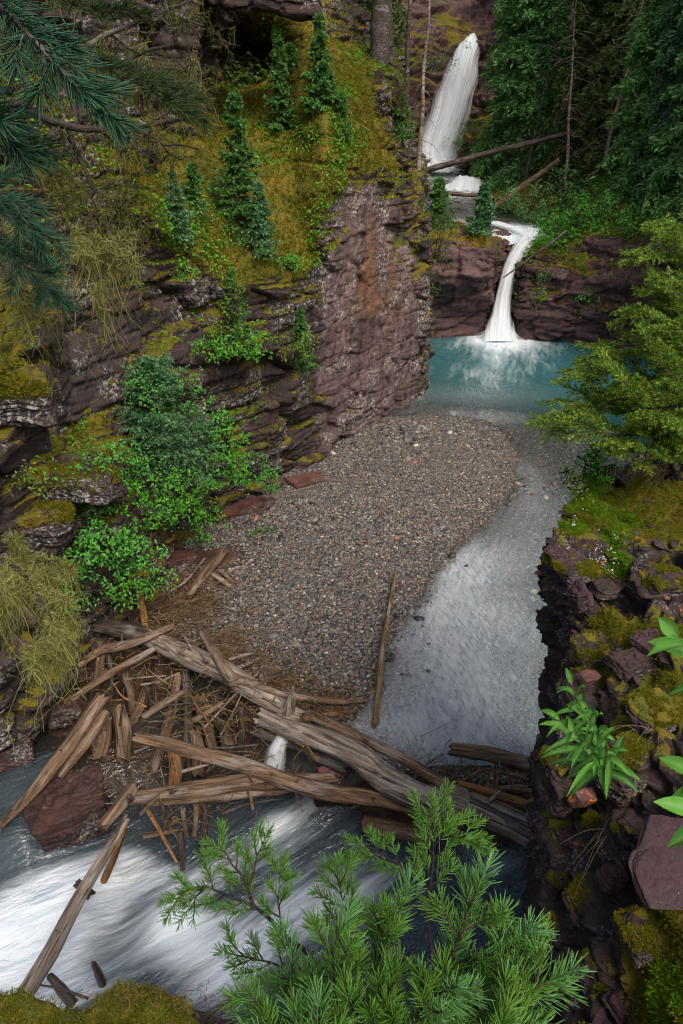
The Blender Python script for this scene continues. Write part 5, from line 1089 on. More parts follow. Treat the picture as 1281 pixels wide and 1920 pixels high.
# ---------- near rocks on the right ----------
def nrow(y, *pts):      # pts: (px,Y): silhouette, mid, right edge, beyond
    P = [at(px, y+dy, Yd) for px, dy, Yd in pts]; s = P[0]
    return [np.array([s[0]+.55, s[1]+.1, -2.4]), np.array([s[0]+.25, s[1]+.05, 1.5]), np.array([s[0]+.06, s[1]+.02, s[2]-.45])]+P
NR = [nrow(845, (1150, 30, 6.1), (1200, 5, 6.2), (1281, -20, 6.4), (1400, -40, 6.6), (1700, -60, 6.8)),
      nrow(890, (1090, 0, 5.3), (1180, -25, 5.45), (1281, -60, 5.7), (1400, -90, 5.8), (1700, -120, 5.9)),
      nrow(960, (1055, 0, 4.85), (1150, -25, 4.95), (1281, -60, 5.1), (1400, -90, 5.1), (1700, -120, 5.1)),
      nrow(1045, (1026, 0, 4.45), (1120, -30, 4.5), (1281, -75, 4.6), (1400, -100, 4.5), (1700, -130, 4.5)),
      nrow(1125, (1066, 0, 4.15), (1150, -20, 4.1), (1281, -60, 4.05), (1400, -80, 4.0), (1700, -100, 4.0)),
      nrow(1205, (1072, 0, 3.75), (1150, -10, 3.6), (1281, -40, 3.45), (1400, -50, 3.4), (1700, -70, 3.3)),
      nrow(1300, (1055, 0, 3.35), (1150, -10, 3.12), (1281, -30, 2.95), (1400, -40, 2.85), (1700, -60, 2.7)),
      nrow(1400, (1010, 0, 3.02), (1100, 5, 2.8), (1281, -10, 2.5), (1400, -15, 2.4), (1700, -30, 2.3)),
      nrow(1500, (1028, 0, 2.78), (1120, 0, 2.52), (1281, 0, 2.2), (1400, -10, 2.1), (1700, -20, 2.0)),
      nrow(1595, (1046, 0, 2.5), (1130, 5, 2.28), (1281, 5, 2.0), (1400, 0, 1.9), (1700, 0, 1.75)),
      nrow(1690, (1030, 0, 2.25), (1120, 15, 2.05), (1281, 15, 1.8), (1400, 20, 1.7), (1700, 20, 1.5)),
      nrow(1780, (1020, 0, 2.02), (1120, 25, 1.85), (1281, 25, 1.62), (1400, 30, 1.5), (1700, 30, 1.3)),
      nrow(1865, (1070, 0, 1.8), (1150, 20, 1.66), (1281, 30, 1.48), (1400, 30, 1.38), (1700, 30, 1.2)),
      nrow(1990, (1100, 0, 1.5), (1180, 10, 1.42), (1281, 10, 1.32), (1400, 10, 1.22), (1700, 10, 1.05)),
      nrow(2300, (1100, 0, 1.0), (1180, 0, .95), (1281, 0, .9), (1400, 0, .85), (1700, 0, .75))]
NRG = patch(NR, .022, 3)
nmb = [(1180, 960, 5.0, .16, 1.), (1230, 930, 5.1, .2, 1.), (1260, 1000, 4.6, .2, .8), (1090, 930, 5., .12, .9), (1075, 990, 4.7, .10, .8), (1040, 1040, 4.4, .08, .8), (1150, 1000, 4.7, .12, .9), (1220, 1190, 3.4, .2, .8), (1150, 1230, 3.4, .14, .7), (1090, 1260, 3.4, .12, .8), (1240, 1280, 2.9, .14, .7),
       (1180, 1380, 2.7, .12, .6), (1080, 1190, 3.7, .07, .7), (1040, 1500, 2.7, .07, .8), (1100, 1560, 2.5, .06, .6), (1220, 1450, 2.3, .1, .8), (1250, 1860, 1.55, .14, 1.2), (1200, 1900, 1.5, .1, 1.0), (1270, 1780, 1.7, .10, 1.), (1100, 1060, 4.3, .08, .5), (1130, 1160, 3.8, .1, .6)]
Nn = gnorm(NRG)
if Nn[len(Nn)//2, -3, 2] < 0: NRG = NRG[:, ::-1]; Nn = gnorm(NRG)
mo0 = np.clip(blobs(NRG, nmb), 0, 1.2)
NRG = NRG+unit(Nn*[1, 1, .9])*(rock_d(NRG, 41, .10, .12, .34, .085, .02, .045)*(.5+.5*ss(3.0, 3.9, NRG[..., 2]))*(1-.6*np.clip(mo0, 0, 1)))[..., None]
N2 = gnorm(NRG); f1, f2, _ = worley(NRG/.10, 61)
mo = np.clip(mo0+.38*ss(.4, .9, N2[..., 2]), 0, 1.3)
NRG = NRG+N2*(np.clip(mo0, 0, 1)*.025*(.6-f1))[..., None]
rg = np.random.default_rng(77); Pc = NRG.reshape(-1, 3); Nc = gnorm(NRG).reshape(-1, 3); cand = np.flatnonzero((Nc[:, 2] > .25)&(Pc[:, 2] > 2.8)); ch = []
for i in rg.choice(cand, 520):
    D_, F_ = ICO3[0], ICO3[1]; D_ = ico; s_ = rg.uniform(.008, .045)*(1.6 if rg.random() < .12 else 1); Vv = D_*[s_*rg.uniform(.8, 1.5), s_*rg.uniform(.6, 1.1), s_*rg.uniform(.14, .4)]*(1+rg.uniform(-.25, .25, (12, 1)))
    Rm = np.array(Matrix.Rotation(rg.uniform(0, 6.28), 3, 'Z') @ Matrix.Rotation(rg.normal(0, .35), 3, 'X')); ch.append((Vv@Rm.T+Pc[i]+[0, 0, s_*.15], icoF))
tag(put('rock_chips', mesh('rock_chips', *join(ch), smooth=False), M['slab']), 'loose purple rock chips strewn over the near right bank', 'rock chips', kind='stuff')
tag(put('near_cliff', mesh('near_cliff', NRG, gridF(*NRG.shape[:2]), attrs={'moss': mo}), M['near']), 'broken purple rock bank on the near right, mossy on top', 'cliff', kind='structure')
def nrock(px, py, Yd, sx, sy, sz, mat, label, seed, rot=(0, 0, 0), **k):
    if mat == 'near': k.setdefault('moss', .45)
    return rock(k.pop('name', 'rock'), at(px, py, Yd)-np.array([0, 0, sz*.25]), (sx*1.25, sy*1.2, sz*(.72 if sz < .12 else 1)), M[mat], label, seed, rot, **k)
K = dict(box=.88, cuts=14, fine=.075, lay=.10, bt=.2)
nrock(1262, 1640, 1.86, .155, .12, .04, 'slab', 'flat smooth purple slab at the right edge under the big green leaf', 101, (.32, -.05, -.12), name='rock_slab', box=.85, cuts=9, fine=.035, lay=.035, bt=.35)
nrock(1262, 1578, 1.98, .13, .10, .045, 'slab', 'thinner purple slab behind the flat smooth one', 102, (.30, -.1, -.3), name='rock_slab', box=.85, cuts=9, fine=.035, lay=.035, bt=.35)
nrock(1093, 1490, 2.50, .05, .035, .09, 'orangestone', 'small purple stone with orange lichen under the lance-leaved plant', 103, (.25, .1, .3), name='rock_slab', box=.82, cuts=3, fine=.012, lay=.01, res=ICO4)
nrock(1210, 1745, 1.78, .10, .09, .08, 'near', 'round grey lichened stone below the flat purple slab', 104, (.1, .2, .3), **K)
nrock(1060, 1450, 2.72, .12, .13, .19, 'near', 'lichen-spotted rock knob at the water side under the lance-leaved plant', 105, (.15, -.15, .3), **K)
nrock(1062, 1035, 4.42, .15, .12, .045, 'slab', 'purple ledge slab jutting out over the shallows', 106, (.05, .1, .35), name='rock_slab', **K)
nrock(1085, 1065, 4.25, .14, .12, .07, 'near', 'lichened block below the purple ledge slab', 107, (.05, .1, .2), **K)
nrock(1250, 1085, 3.95, .19, .14, .085, 'near', 'dark split block on the right edge below the mossy top', 108, (.05, .05, .1), **K)
nrock(1135, 1100, 4.05, .09, .08, .07, 'near', 'pinkish grey stone below the green hanging moss', 109, (.2, .1, .4), moss=.0, **K)
nrock(1115, 1140, 3.95, .08, .07, .06, 'near', 'smaller pinkish stone beneath the grey one', 110, (.1, .3, .4), res=ICO4, **K)
nrock(1090, 1110, 4.0, .06, .08, .16, 'slab', 'slanting purple flake on the water side of the bank', 111, (.1, -.5, .2), name='rock_slab', **K)
nrock(1115, 1215, 3.5, .13, .12, .07, 'near', 'grey-green flat stone above the rust-coloured shelf', 112, (.1, .05, .2), **K)
nrock(1105, 1290, 3.2, .15, .14, .11, 'near', 'rust-coloured rock shelf strewn with red flakes', 113, (.15, .1, .3), moss=.3, **K)
nrock(1190, 1240, 3.2, .13, .1, .09, 'near', 'pale grey rough stone in the mossy bank', 114, (.1, .1, .3), moss=.2, **K)
nrock(1225, 1330, 2.75, .12, .11, .10, 'near', 'mossy dark block behind the big-leaved plant', 115, (.1, .2, .3), moss=.9, **K)
nrock(1180, 1430, 2.5, .10, .10, .16, 'near', 'upright lichened rock right of the lance-leaved plant', 116, (.1, .1, .5), moss=.5, **K)
nrock(1110, 1560, 2.42, .05, .06, .13, 'near', 'narrow mossy rock fin above the log ends', 117, (.2, .15, .4), moss=.5, **K)
nrock(1060, 1580, 2.5, .05, .06, .13, 'slab', 'purple flake standing by the ends of the long logs', 118, (.1, .1, .4), name='rock_slab', **K)
nrock(1170, 1560, 2.25, .08, .09, .17, 'near', 'tall dark rock between the purple slabs and the rock fin', 119, (.15, .1, .3), **K)
nrock(1110, 1690, 2.1, .12, .10, .09, 'near', 'broken dark purple rock above the darkest hollow', 120, (.2, .3, .5), **K)
nrock(1045, 1660, 2.3, .06, .07, .14, 'near', 'lichen-edged rock at the water side below the logs', 121, (.1, .1, .2), moss=.4, **K)
nrock(1150, 1640, 2.1, .06, .05, .09, 'slab', 'brown-purple wedge between the dark rocks', 122, (.1, .35, .3), name='rock_slab', **K)
nrock(1130, 1820, 1.8, .10, .08, .07, 'near', 'dark jagged rock at the bottom right', 123, (.1, .3, .4), **K)
nrock(1175, 1880, 1.65, .08, .07, .06, 'slab', 'purple slab fragment at the bottom right by the moss mound', 124, (.3, .3, .6), name='rock_slab', **K)
nrock(1235, 1200, 3.35, .16, .1, .06, 'slab', 'purple slab half under moss on the right edge', 125, (.05, .05, .15), name='rock_slab', **K)
nrock(1190, 1030, 4.5, .18, .12, .05, 'slab', 'purple slab half under the yellow moss carpet', 126, (.08, .0, .25), name='rock_slab', **K)
nrock(1108, 1265, 3.12, .05, .04, .012, 'redslab', 'reddish flat flakes on the rust-coloured shelf', 127, (.1, .1, .3), name='rock_slab', res=ICO3, **K)
# ---------- mossy ledge along the bottom ----------
LE = []
for px, py, Yd in [(-500, 1880, 1.5), (-200, 1885, 1.4), (0, 1868, 1.32), (70, 1880, 1.30), (110, 1912, 1.28), (140, 1908, 1.27), (200, 1855, 1.28), (290, 1830, 1.29), (345, 1850, 1.28), (380, 1882, 1.26), (440, 1892, 1.25), (560, 1925, 1.2), (800, 1945, 1.15), (1000, 1950, 1.15), (1120, 1960, 1.2), (1300, 1990, 1.2)]:
    e = at(px, py, Yd)
    LE.append([np.array([e[0], e[1]-.2, -2.4]), np.array([e[0], e[1]-.08, 1.5]), np.array([e[0], e[1]+.01, e[2]-.30]), e, np.array([e[0], e[1]-.18, e[2]+.06]), np.array([e[0]*.95, .55, 5.05]), np.array([e[0]*.95, .0, 5.3]), np.array([e[0], -2.0, 5.5])])
LEG = patch(np.array(LE).transpose(1, 0, 2), .016, 4); Nn = gnorm(LEG)
if Nn[-10, 40, 2] < 0: LEG = LEG[:, ::-1]; Nn = gnorm(LEG)
mo = np.clip(1.0*ss(-.1, .5, Nn[..., 2]), 0, 1)
mo = mo*(1-np.clip(blobs(LEG, [(405, 1890, 1.25, .055, 1.2), (500, 1920, 1.2, .06, .8)]), 0, 1))
f1, f2, _ = worley(LEG/.09, 61); g1, g2, _ = worley(LEG/.035, 63)
LEG = LEG+Nn*(.05*fbm(LEG, 3, 4, 51)+mo*(.05*(.6-f1)+.014*(.6-g1)))[..., None]
tag(put('mossy_ledge', mesh('mossy_ledge', LEG, gridF(*LEG.shape[:2]), attrs={'moss': mo*1.2}), M['near']), 'mossy rock ledge along the bottom edge', 'ground', kind='structure')
N2 = gnorm(LEG)
P_, N_, rg = scatter(LEG, N2, mo, 60000, 9, .55, lambda P: P[:, 1] > .7); tufts('moss', P_, N_, rg, .011, 'mossleaf', 'velvety olive moss on the ledge at the bottom', 4, .8)
P_, N_, rg = scatter(NRG, gnorm(NRG), mo0, 70000, 10, .45); tufts('moss', P_, N_, rg, .012, 'mossleaf', 'ochre moss cushions on the near right rocks', 4, .8)
gm = lambda P: (np.exp(-((P-at(1160, 985, 4.75))**2).sum(1)/.02)+np.exp(-((P-at(1080, 930, 5.0))**2).sum(1)/.012)+np.exp(-((P-at(1075, 985, 4.7))**2).sum(1)/.008)+np.exp(-((P-at(1165, 1060, 4.3))**2).sum(1)/.008)+np.exp(-((P-at(1250, 1850, 1.55))**2).sum(1)/.012)+np.exp(-((P-at(1115, 900, 5.2))**2).sum(1)/.012)+np.exp(-((P-at(1150, 1020, 4.55))**2).sum(1)/.010)+np.exp(-((P-at(1045, 1040, 4.42))**2).sum(1)/.005)+np.exp(-((P-at(1110, 950, 4.95))**2).sum(1)/.01)+np.exp(-((P-at(1110, 1195, 3.65))**2).sum(1)/.004)) > .33
P_, N_, rg = scatter(NRG, gnorm(NRG), mo0+1, 46000, 11, .5, gm); tufts('moss', P_, N_, rg, .016, 'mossgreen', 'bright green moss hanging on the near right bank', 4, .7)
rg = np.random.default_rng(12)
for far in (True, False):
    Pm, Nm = [], []
    for Wv, nn_, m_, ms in MOSSY:
        if (ms > .3) != far: continue
        c = np.flatnonzero(m_ > .25)
        if len(c): i = rg.choice(c, int(2600 if far else 3800)); Pm.append(Wv[i]+rg.normal(0, ms*.02, (len(i), 3))); Nm.append(nn_[i])
    if Pm: tufts('moss', np.concatenate(Pm), np.concatenate(Nm), rg, .04 if far else .012, 'mossleaf', 'moss tufts on the jutting blocks of the left wall' if far else 'moss tufts on the stones of the near right bank', 4, .8)
# needle litter on the ledge moss
rg = np.random.default_rng(8); parts = []
for _ in range(420):
    i = rg.integers(0, len(P_)); c = onz(0, 0, 0)*0
    px, py = rg.uniform(150, 460), rg.uniform(1850, 1920); p = at(px, py, 1.22)+rg.normal(0, .01, 3); a = rg.uniform(0, 6.28); d = np.array([math.cos(a), math.sin(a), rg.normal(0, .3)])*rg.uniform(.008, .03); parts.append(tube([p, p+d*.5+rg.normal(0, .002, 3), p+d], [.0009, .0009, .0005], 3))
tag(put('needle_litter', mesh('needle_litter', *join(parts)), M['stem']), 'dead needles and bits of twig on the ledge moss', 'litter', kind='stuff')
# ---------- near needles ----------
def needles(line, ln, dens, rg, rad=.00075, up=.35, spread=.9, fwd=.75, tip=True, flat=.0):
    """needles set round a twig line; returns V,F of slim 3-sided spikes"""
    line = np.asarray(line); d = np.r_[0, np.cumsum(np.linalg.norm(np.diff(line, axis=0), axis=1))]; n = int(dens*d[-1])
    s = np.sort(rg.uniform(0, d[-1], n)); C = np.stack([np.interp(s, d, line[:, k]) for k in range(3)], -1)
    T = np.gradient(line, axis=0); T = unit(np.stack([np.interp(s, d, T[:, k]) for k in range(3)], -1))
    if tip: m = max(6, n//7); C = np.concatenate([C, np.repeat(line[-1:], m, 0)]); T = np.concatenate([T, np.repeat(unit(line[-1:]-line[-2:-1]), m, 0)]); s = np.r_[s, np.full(m, d[-1])]
    n = len(C); A, B = frame(T); th = rg.uniform(0, 6.283, n); R_ = A*np.cos(th)[:, None]+B*np.sin(th)[:, None]*(1-flat)
    f = fwd*np.where(s >= d[-1]-1e-6, 1.8, 1)*rg.uniform(.6, 1.3, n)
    D = unit(R_*spread+T*f[:, None]+[0, 0, up]+rg.normal(0, .07, (n, 3)))
    l = ln*rg.uniform(.75, 1.15, n)[:, None]; bend = unit(T*.6+[0, 0, .25])*l*.10
    a, b = frame(D); r = rad*rg.uniform(.85, 1.2, n)[:, None]
    ring = lambda P, q: np.stack([P+a*r*q, P-a*r*q*.5+b*r*q*.87, P-a*r*q*.5-b*r*q*.87], 1)
    V = np.concatenate([ring(C, .7), ring(C+D*l*.5+bend*.35, 1), ring(C+D*l*.86+bend*.8, .8), (C+D*l+bend)[:, None]], 1).reshape(-1, 3)
    i = np.arange(n)[:, None]*10; F = []
    for q in (0, 3):
        for k in range(3): F += [i+[q+k, q+(k+1) % 3, q+3+(k+1) % 3], i+[q+k, q+3+(k+1) % 3, q+3+k]]
    for k in range(3): F.append(i+[6+k, 6+(k+1) % 3, 9])
    return V, np.concatenate(F)
def sprig(rg, base, dirn, length, bend=.15):
    dirn = unit(np.asarray(dirn, float)); e = base+dirn*length; m = (base+e)/2+rg.normal(0, bend*length*.4, 3)-[0, 0, bend*length*.3]
    return smoothline([base, m, e], 12)
# the spruce sapling in front
rg = np.random.default_rng(21)
root = empty('young_spruce', near(760, 2150, 1.05)); tag(root, 'fresh green young spruce close in front at the bottom of the picture', 'tree')
nd, wd, nd_b = [], [], []
def twig(pts, r0, r1): wd.append(tube(pts, np.linspace(r0, r1, len(pts)), 6))
def nline(pix, n=26): return smoothline([near(*p) for p in pix], n)
leaders = [   # woody shoots of the sapling as (px,py,depth)
    ([(700, 2080, 1.05), (690, 1960, 1.02), (700, 1840, 1.0), (735, 1720, 1.0), (760, 1640, 1.0)], .006),
    ([(720, 2050, 1.05), (800, 1900, 1.0), (850, 1790, .98), (880, 1700, .97), (905, 1600, .97)], .006),
    ([(740, 2060, 1.0), (870, 1930, .97), (930, 1800, .95), (985, 1710, .95)], .005),
    ([(680, 2060, 1.05), (590, 1920, 1.0), (545, 1830, 1.0), (500, 1800, 1.02)], .005),
    ([(700, 2060, .95), (640, 1900, .93), (620, 1790, .95), (650, 1680, .97)], .005),
    ([(760, 2050, .95), (900, 1960, .93), (1000, 1850, .93), (1050, 1790, .93)], .004),
    ([(690, 2040, .92), (560, 1950, .9), (500, 1900, .9), (470, 1860, .92)], .004),
    ([(730, 2050, .9), (760, 1950, .88), (800, 1870, .88), (850, 1830, .88)], .004),
    ([(720, 2050, .9), (700, 1960, .88), (690, 1900, .88), (705, 1830, .9)], .004),
    ([(740, 2060, .88), (880, 2000, .86), (960, 1930, .86), (1010, 1890, .88)], .004),
    ([(690, 2060, .88), (600, 2000, .86), (560, 1960, .86), (520, 1950, .86)], .004),
]
nw = []
for pix, r in leaders:
    e0 = pix[-1]; e1 = pix[-2]; pix = pix[:-1]+[(e0[0]*.55+e1[0]*.45, e0[1]*.55+e1[1]*.45+25, e0[2])]
    Ln = nline(pix); twig(Ln, r, r*.35); n = len(Ln)
    nd.append(needles(Ln[n//2:], .026, 800, rg)); up = unit(Ln[-1]-Ln[-4])
    nw.append(needles(sprig(rg, Ln[-1], up, .035, .05), .031, 1300, rg, up=.2))
    for k in range(9):
        i = int(n*(.36+.62*k/9)+rg.integers(-1, 2)); i = min(max(i, 2), n-2); T = unit(Ln[i+1]-Ln[i-1]); A, B = frame(T[None]); th = rg.uniform(0, 6.28)
        dd = unit(T*.75+(A[0]*math.cos(th)+B[0]*math.sin(th))*.8+[0, 0, .15]); l = rg.uniform(.045, .085)*(1.15-.45*i/n)
        S = sprig(rg, Ln[i], dd, l); twig(S, .0022, .0011); (nw if rg.random() < .42 else nd).append(needles(S[2:], rg.uniform(.025, .032), 1150, rg))
        for _ in range(1):
            j = rg.integers(4, 10); d2 = unit(dd+rg.normal(0, .6, 3)); S2 = sprig(rg, S[j], d2, l*.5); twig(S2, .0014, .0008); nd.append(needles(S2[1:], .026, 1300, rg))
# long left bough reaching over the rapids, and the back shoot by the logs
def bough(pix, r, nside, lmin, lmax, ln, den=2000, bare=.35, out=None, rng_=None, seedv=0):
    Ln = nline(pix, 40); wd.append(tube(wiggle(Ln, .004, 30, seedv), np.linspace(r, r*.3, 40), 7)); n = 40
    out.append(needles(sprig(rg, Ln[-1], Ln[-1]-Ln[-4], lmin*.8, .05), ln, den, rg)); out.append(needles(Ln[-9:], ln, den*.8, rg))
    for k in range(nside):
        i = int(n*(bare+(1-bare)*k/nside)); T = unit(Ln[min(i+2, 39)]-Ln[i-2]); A, B = frame(T[None]); th = rg.uniform(-.7, .7)+(0 if k % 2 else math.pi)
        dd = unit(T*.8+(A[0]*math.cos(th)+B[0]*math.sin(th)*.5)*.8+[0, 0, .1]); l = rg.uniform(lmin, lmax)
        S = sprig(rg, Ln[i], dd, l); wd.append(tube(S, np.linspace(.0016, .0008, len(S)), 5)); out.append(needles(S[int(3):], ln, den, rg))
bough([(600, 1810, 1.15), (545, 1760, 1.2), (480, 1700, 1.25), (430, 1678, 1.28), (380, 1660, 1.3), (330, 1680, 1.3)], .0045, 9, .03, .06, .019, 1300, .45, nd_b, seedv=1)
bough([(480, 1700, 1.25), (462, 1655, 1.27), (425, 1600, 1.28), (405, 1590, 1.28)], .0030, 7, .025, .05, .018, 1300, .3, nd_b, seedv=2)
bough([(466, 1660, 1.26), (480, 1610, 1.27), (498, 1572, 1.27)], .0022, 5, .02, .035, .017, 1300, .3, nd_b, seedv=3)
bough([(455, 1680, 1.26), (410, 1640, 1.25), (385, 1660, 1.24), (350, 1710, 1.23)], .0016, 3, .02, .03, .017, 500, .5, nd_b, seedv=4)
bough([(530, 1760, 1.2), (520, 1690, 1.22), (530, 1630, 1.24)], .0020, 5, .02, .04, .018, 1800, .3, nd_b, seedv=5)
bough([(640, 1850, 1.2), (590, 1840, 1.25), (500, 1800, 1.28), (440, 1790, 1.28)], .0035, 8, .03, .06, .02, 1300, .35, nd_b, seedv=6)
bough([(820, 1850, 1.2), (800, 1700, 1.25), (815, 1600, 1.3), (812, 1520, 1.3)], .0035, 14, .03, .06, .02, 1300, .5, nd_b, seedv=7)
bough([(790, 1640, 1.3), (730, 1610, 1.32), (690, 1590, 1.33), (670, 1600, 1.33)], .0025, 9, .03, .05, .019, 1300, .25, nd_b, seedv=8)
bough([(815, 1570, 1.3), (850, 1560, 1.3), (885, 1568, 1.3)], .0020, 6, .03, .05, .019, 1300, .25, nd_b, seedv=9)
bough([(700, 1850, 1.2), (660, 1740, 1.25), (640, 1690, 1.26), (635, 1640, 1.26)], .0030, 9, .03, .06, .021, 1300, .4, nd_b, seedv=10)
def child(name, parts, mat):
    o = put(name, mesh(name, *join(parts)), M[mat], root); o.location = -np.array(root.location); return o
child('needles', nd, 'fir_near'); child('fresh_tips', nw, 'fir_new'); child('bough_needles', nd_b, 'juniper' if False else 'fir_near'); child('twigs', wd, 'twig')
# ---------- boughs hanging in from the upper left ----------
def hangbough(pix, label, mat, r, ln, nside, lmin, lmax, den, rad=.0006, name='spruce_bough', up=-.1, bare=.1, seed=0):
    global rg
    rg = np.random.default_rng(seed+70); L0 = nline(pix, 30); o = empty(name, L0[0]); tag(o, label, 'branch'); W = [tube(L0, np.linspace(r, r*.3, 30), 7)]; Nd = [needles(L0[4:], ln, den, rg, rad, up, fwd=1.0), needles(sprig(rg, L0[-1], L0[-1]-L0[-4], lmin*.7, .05), ln, den*1.3, rg, rad, up, fwd=1.2)]
    for k in range(nside):
        i = int(30*(bare+(.95-bare)*k/nside)); i = max(2, min(27, i)); T = unit(L0[i+2]-L0[i-2]); A, B = frame(T[None]); sg = 1 if k % 2 else -1
        dd = unit(T*.9+A[0]*sg*.7+B[0]*rg.normal(0, .3)+[0, 0, up]); l = rg.uniform(lmin, lmax)*(1.1-.5*i/30)
        S = sprig(rg, L0[i], dd, l); W.append(tube(S, np.linspace(r*.45, r*.2, len(S)), 5)); Nd.append(needles(S[1:], ln, den, rg, rad, up, fwd=1.0))
    for nm, pr, mt in (('needles', Nd, mat), ('twigs', W, 'twig')):
        x = put(nm, mesh(nm, *join(pr)), M[mt], o); x.location = -np.array(o.location)
    return o
hangbough([(-90, -70, .62), (0, 10, .60), (60, 70, .58), (110, 130, .57), (160, 175, .57)], 'big blue-green spruce bough hanging in closest at the top left corner', 'fir_blue', .0035, .026, 9, .05, .085, 1500, .0006, up=-.25, seed=1)
hangbough([(150, 90, .95), (210, 130, .95), (270, 165, .95), (330, 200, .95)], 'darker flat spruce bough behind the big blue-green one', 'fir_dark', .0025, .020, 8, .035, .06, 1700, .0006, up=.15, seed=2)
hangbough([(250, 140, 1.0), (300, 150, 1.0), (345, 175, 1.0), (372, 215, 1.0)], 'drooping tip of dark needles beside the cave rocks', 'fir_dark', .002, .018, 6, .03, .045, 1700, .0006, up=.05, seed=3)
hangbough([(-60, 180, .60), (-20, 225, .60), (15, 262, .60)], 'short blue-green tip at the left edge', 'fir_blue', .0025, .026, 5, .03, .05, 1800, .0006, up=-.1, seed=4)
hangbough([(-80, 330, .85), (0, 360, .85), (40, 400, .85), (62, 440, .85)], 'dark green bough coming in from the middle of the left edge', 'fir_blue', .0025, .024, 7, .04, .065, 1500, .0006, up=-.1, seed=5)
hangbough([(-60, 420, .85), (20, 470, .85), (55, 510, .85), (95, 545, .85)], 'lowest spruce bough at the left edge above hanging lichen', 'fir_blue', .0022, .023, 6, .035, .055, 1500, .0006, up=-.05, seed=6)
hangbough([(60, -60, 1.0), (130, 10, 1.0), (190, 20, 1.0), (250, 25, 1.0)], 'thin dark bough along the top edge', 'fir_dark', .002, .018, 8, .03, .05, 1500, .0006, up=.05, seed=7)
# ---------- dead twigs and beard lichen ----------
def strands(P0, rg, lmin, lmax, n, rad=.0006, curl=.5, k=9):
    i = rg.integers(0, len(P0), n); base = P0[i]+rg.normal(0, .002, (n, 3)); l = rg.uniform(lmin, lmax, n)*np.where(rg.random(n) < .25, 1.6, 1)
    s = np.linspace(0, 1, k); V = base[:, None]+np.array([0, 0, -1.])*(l[:, None]*s)[..., None]
    ph = rg.uniform(0, 50, (n, 1, 1)); q = np.concatenate([s[None, :, None]*l[:, None, None]*14+ph, ph+0*s[None, :, None], 0*ph+0*s[None, :, None]], -1)
    V = V+(l[:, None]*s)[..., None]*curl*np.stack([vn(q, 1), vn(q, 2), .3*vn(q, 3)], -1)
    wv = rg.normal(0, 1, (n, 1, 3))*[1, 1, .2]; wv = unit(wv)*rad*np.linspace(1.3, .5, k)[None, :, None]
    n2 = unit(np.cross(wv, [0, 0, 1.]))*rad*np.linspace(1.3, .5, k)[None, :, None]
    VV = np.stack([V+wv, V-.5*wv+.87*n2, V-.5*wv-.87*n2], 2).reshape(n, k*3, 3)
    f = []
    for a in range(k-1):
        for b in range(3): f.append([a*3+b, a*3+(b+1) % 3, a*3+3+(b+1) % 3, a*3+3+b])
    F = (np.array(f)[None]+(np.arange(n)*k*3)[:, None, None]).reshape(-1, 4)
    return VV.reshape(-1, 3), F
def fuzz(P0, rg, n, l, rad): # short lichen tangle standing out from a twig
    i = rg.integers(0, len(P0), n); b = P0[i]; d = unit(rg.normal(0, 1, (n, 3))); ll = l*rg.uniform(.4, 1.2, (n, 1)); w_ = unit(np.cross(d, rg.normal(0, 1, (n, 3))))*rad
    m = b+d*ll*.6+rg.normal(0, .2, (n, 3))*ll; e = b+d*ll+rg.normal(0, .3, (n, 3))*ll-[0, 0, 1]*ll*.3
    V = np.stack([b-w_, b+w_, m+w_*.8, m-w_*.8, e+w_*.3, e-w_*.3], 1).reshape(-1, 3); j = np.arange(n)[:, None]*6
    return V, np.concatenate([j+[0, 1, 2, 3], j+[3, 2, 4, 5]])
def lichenbranch(pix, label, r, lm=None, seed=0, sub=6, subl=.10, hang=(8, 0.014, 0.048), fz=400, name='dead_branch', fl=.012, mat='twig', rad=.0007):
    rg = np.random.default_rng(seed+300); L0 = wiggle(nline(pix, 40), .006, 18, seed); o = empty(name, L0[0]); tag(o, label, 'branch'); W = [tube(L0, np.linspace(r, r*.35, 40), 7)]; allp = [L0]
    for k in range(sub):
        i = rg.integers(6, 38); T = unit(L0[i+1]-L0[i-1]); d = unit(T*.7+rg.normal(0, .6, 3)+[0, 0, -.15]); S = wiggle(sprig(rg, L0[i], d, subl*rg.uniform(.4, 1.2), .3), .006, 30, seed+k); W.append(tube(S, np.linspace(r*.35, r*.12, len(S)), 5)); allp.append(S)
        for _ in range(2): j = rg.integers(3, 11); S2 = sprig(rg, S[j], unit(d+rg.normal(0, .6, 3)), subl*.35, .3); W.append(tube(S2, np.linspace(r*.16, r*.06, len(S2)), 4)); allp.append(S2)
    x = put('wood', mesh('wood', *join(W)), M[mat], o); x.location = -np.array(o.location)
    ap = np.concatenate(allp); Q = []
    if fz: Q.append(fuzz(ap[::1], rg, fz, fl, rad))
    if hang[0]: Q.append(strands(ap, rg, hang[1], hang[2], hang[0], rad))
    if Q: x = put('beard_lichen', mesh('beard_lichen', *join(Q), smooth=False), M['lichen_pale' if seed in (5, 8, 13, 14) else 'lichen'], o); x.location = -np.array(o.location)
    return o
lichenbranch([(-60, 185, 1.5), (40, 205, 1.5), (120, 235, 1.5), (200, 250, 1.5), (290, 232, 1.5), (365, 215, 1.5)], 'thick dark branch with lichen running across the upper left', .011, seed=1, sub=12, subl=.16, hang=(67, 0.021, 0.084), fz=1800, fl=.016)
lichenbranch([(150, 90, 1.4), (220, 55, 1.4), (290, 25, 1.4), (360, -5, 1.4)], 'bare dark twig rising to the top edge by the cave', .006, seed=2, sub=7, subl=.12, hang=(11, 0.014, 0.036), fz=200)
lichenbranch([(230, 0, 1.5), (300, 20, 1.5), (350, 35, 1.5), (432, 85, 1.5)], 'thin bare twig crossing in front of the cave', .0045, seed=3, sub=6, subl=.10, hang=(8, 0.014, 0.030), fz=120)
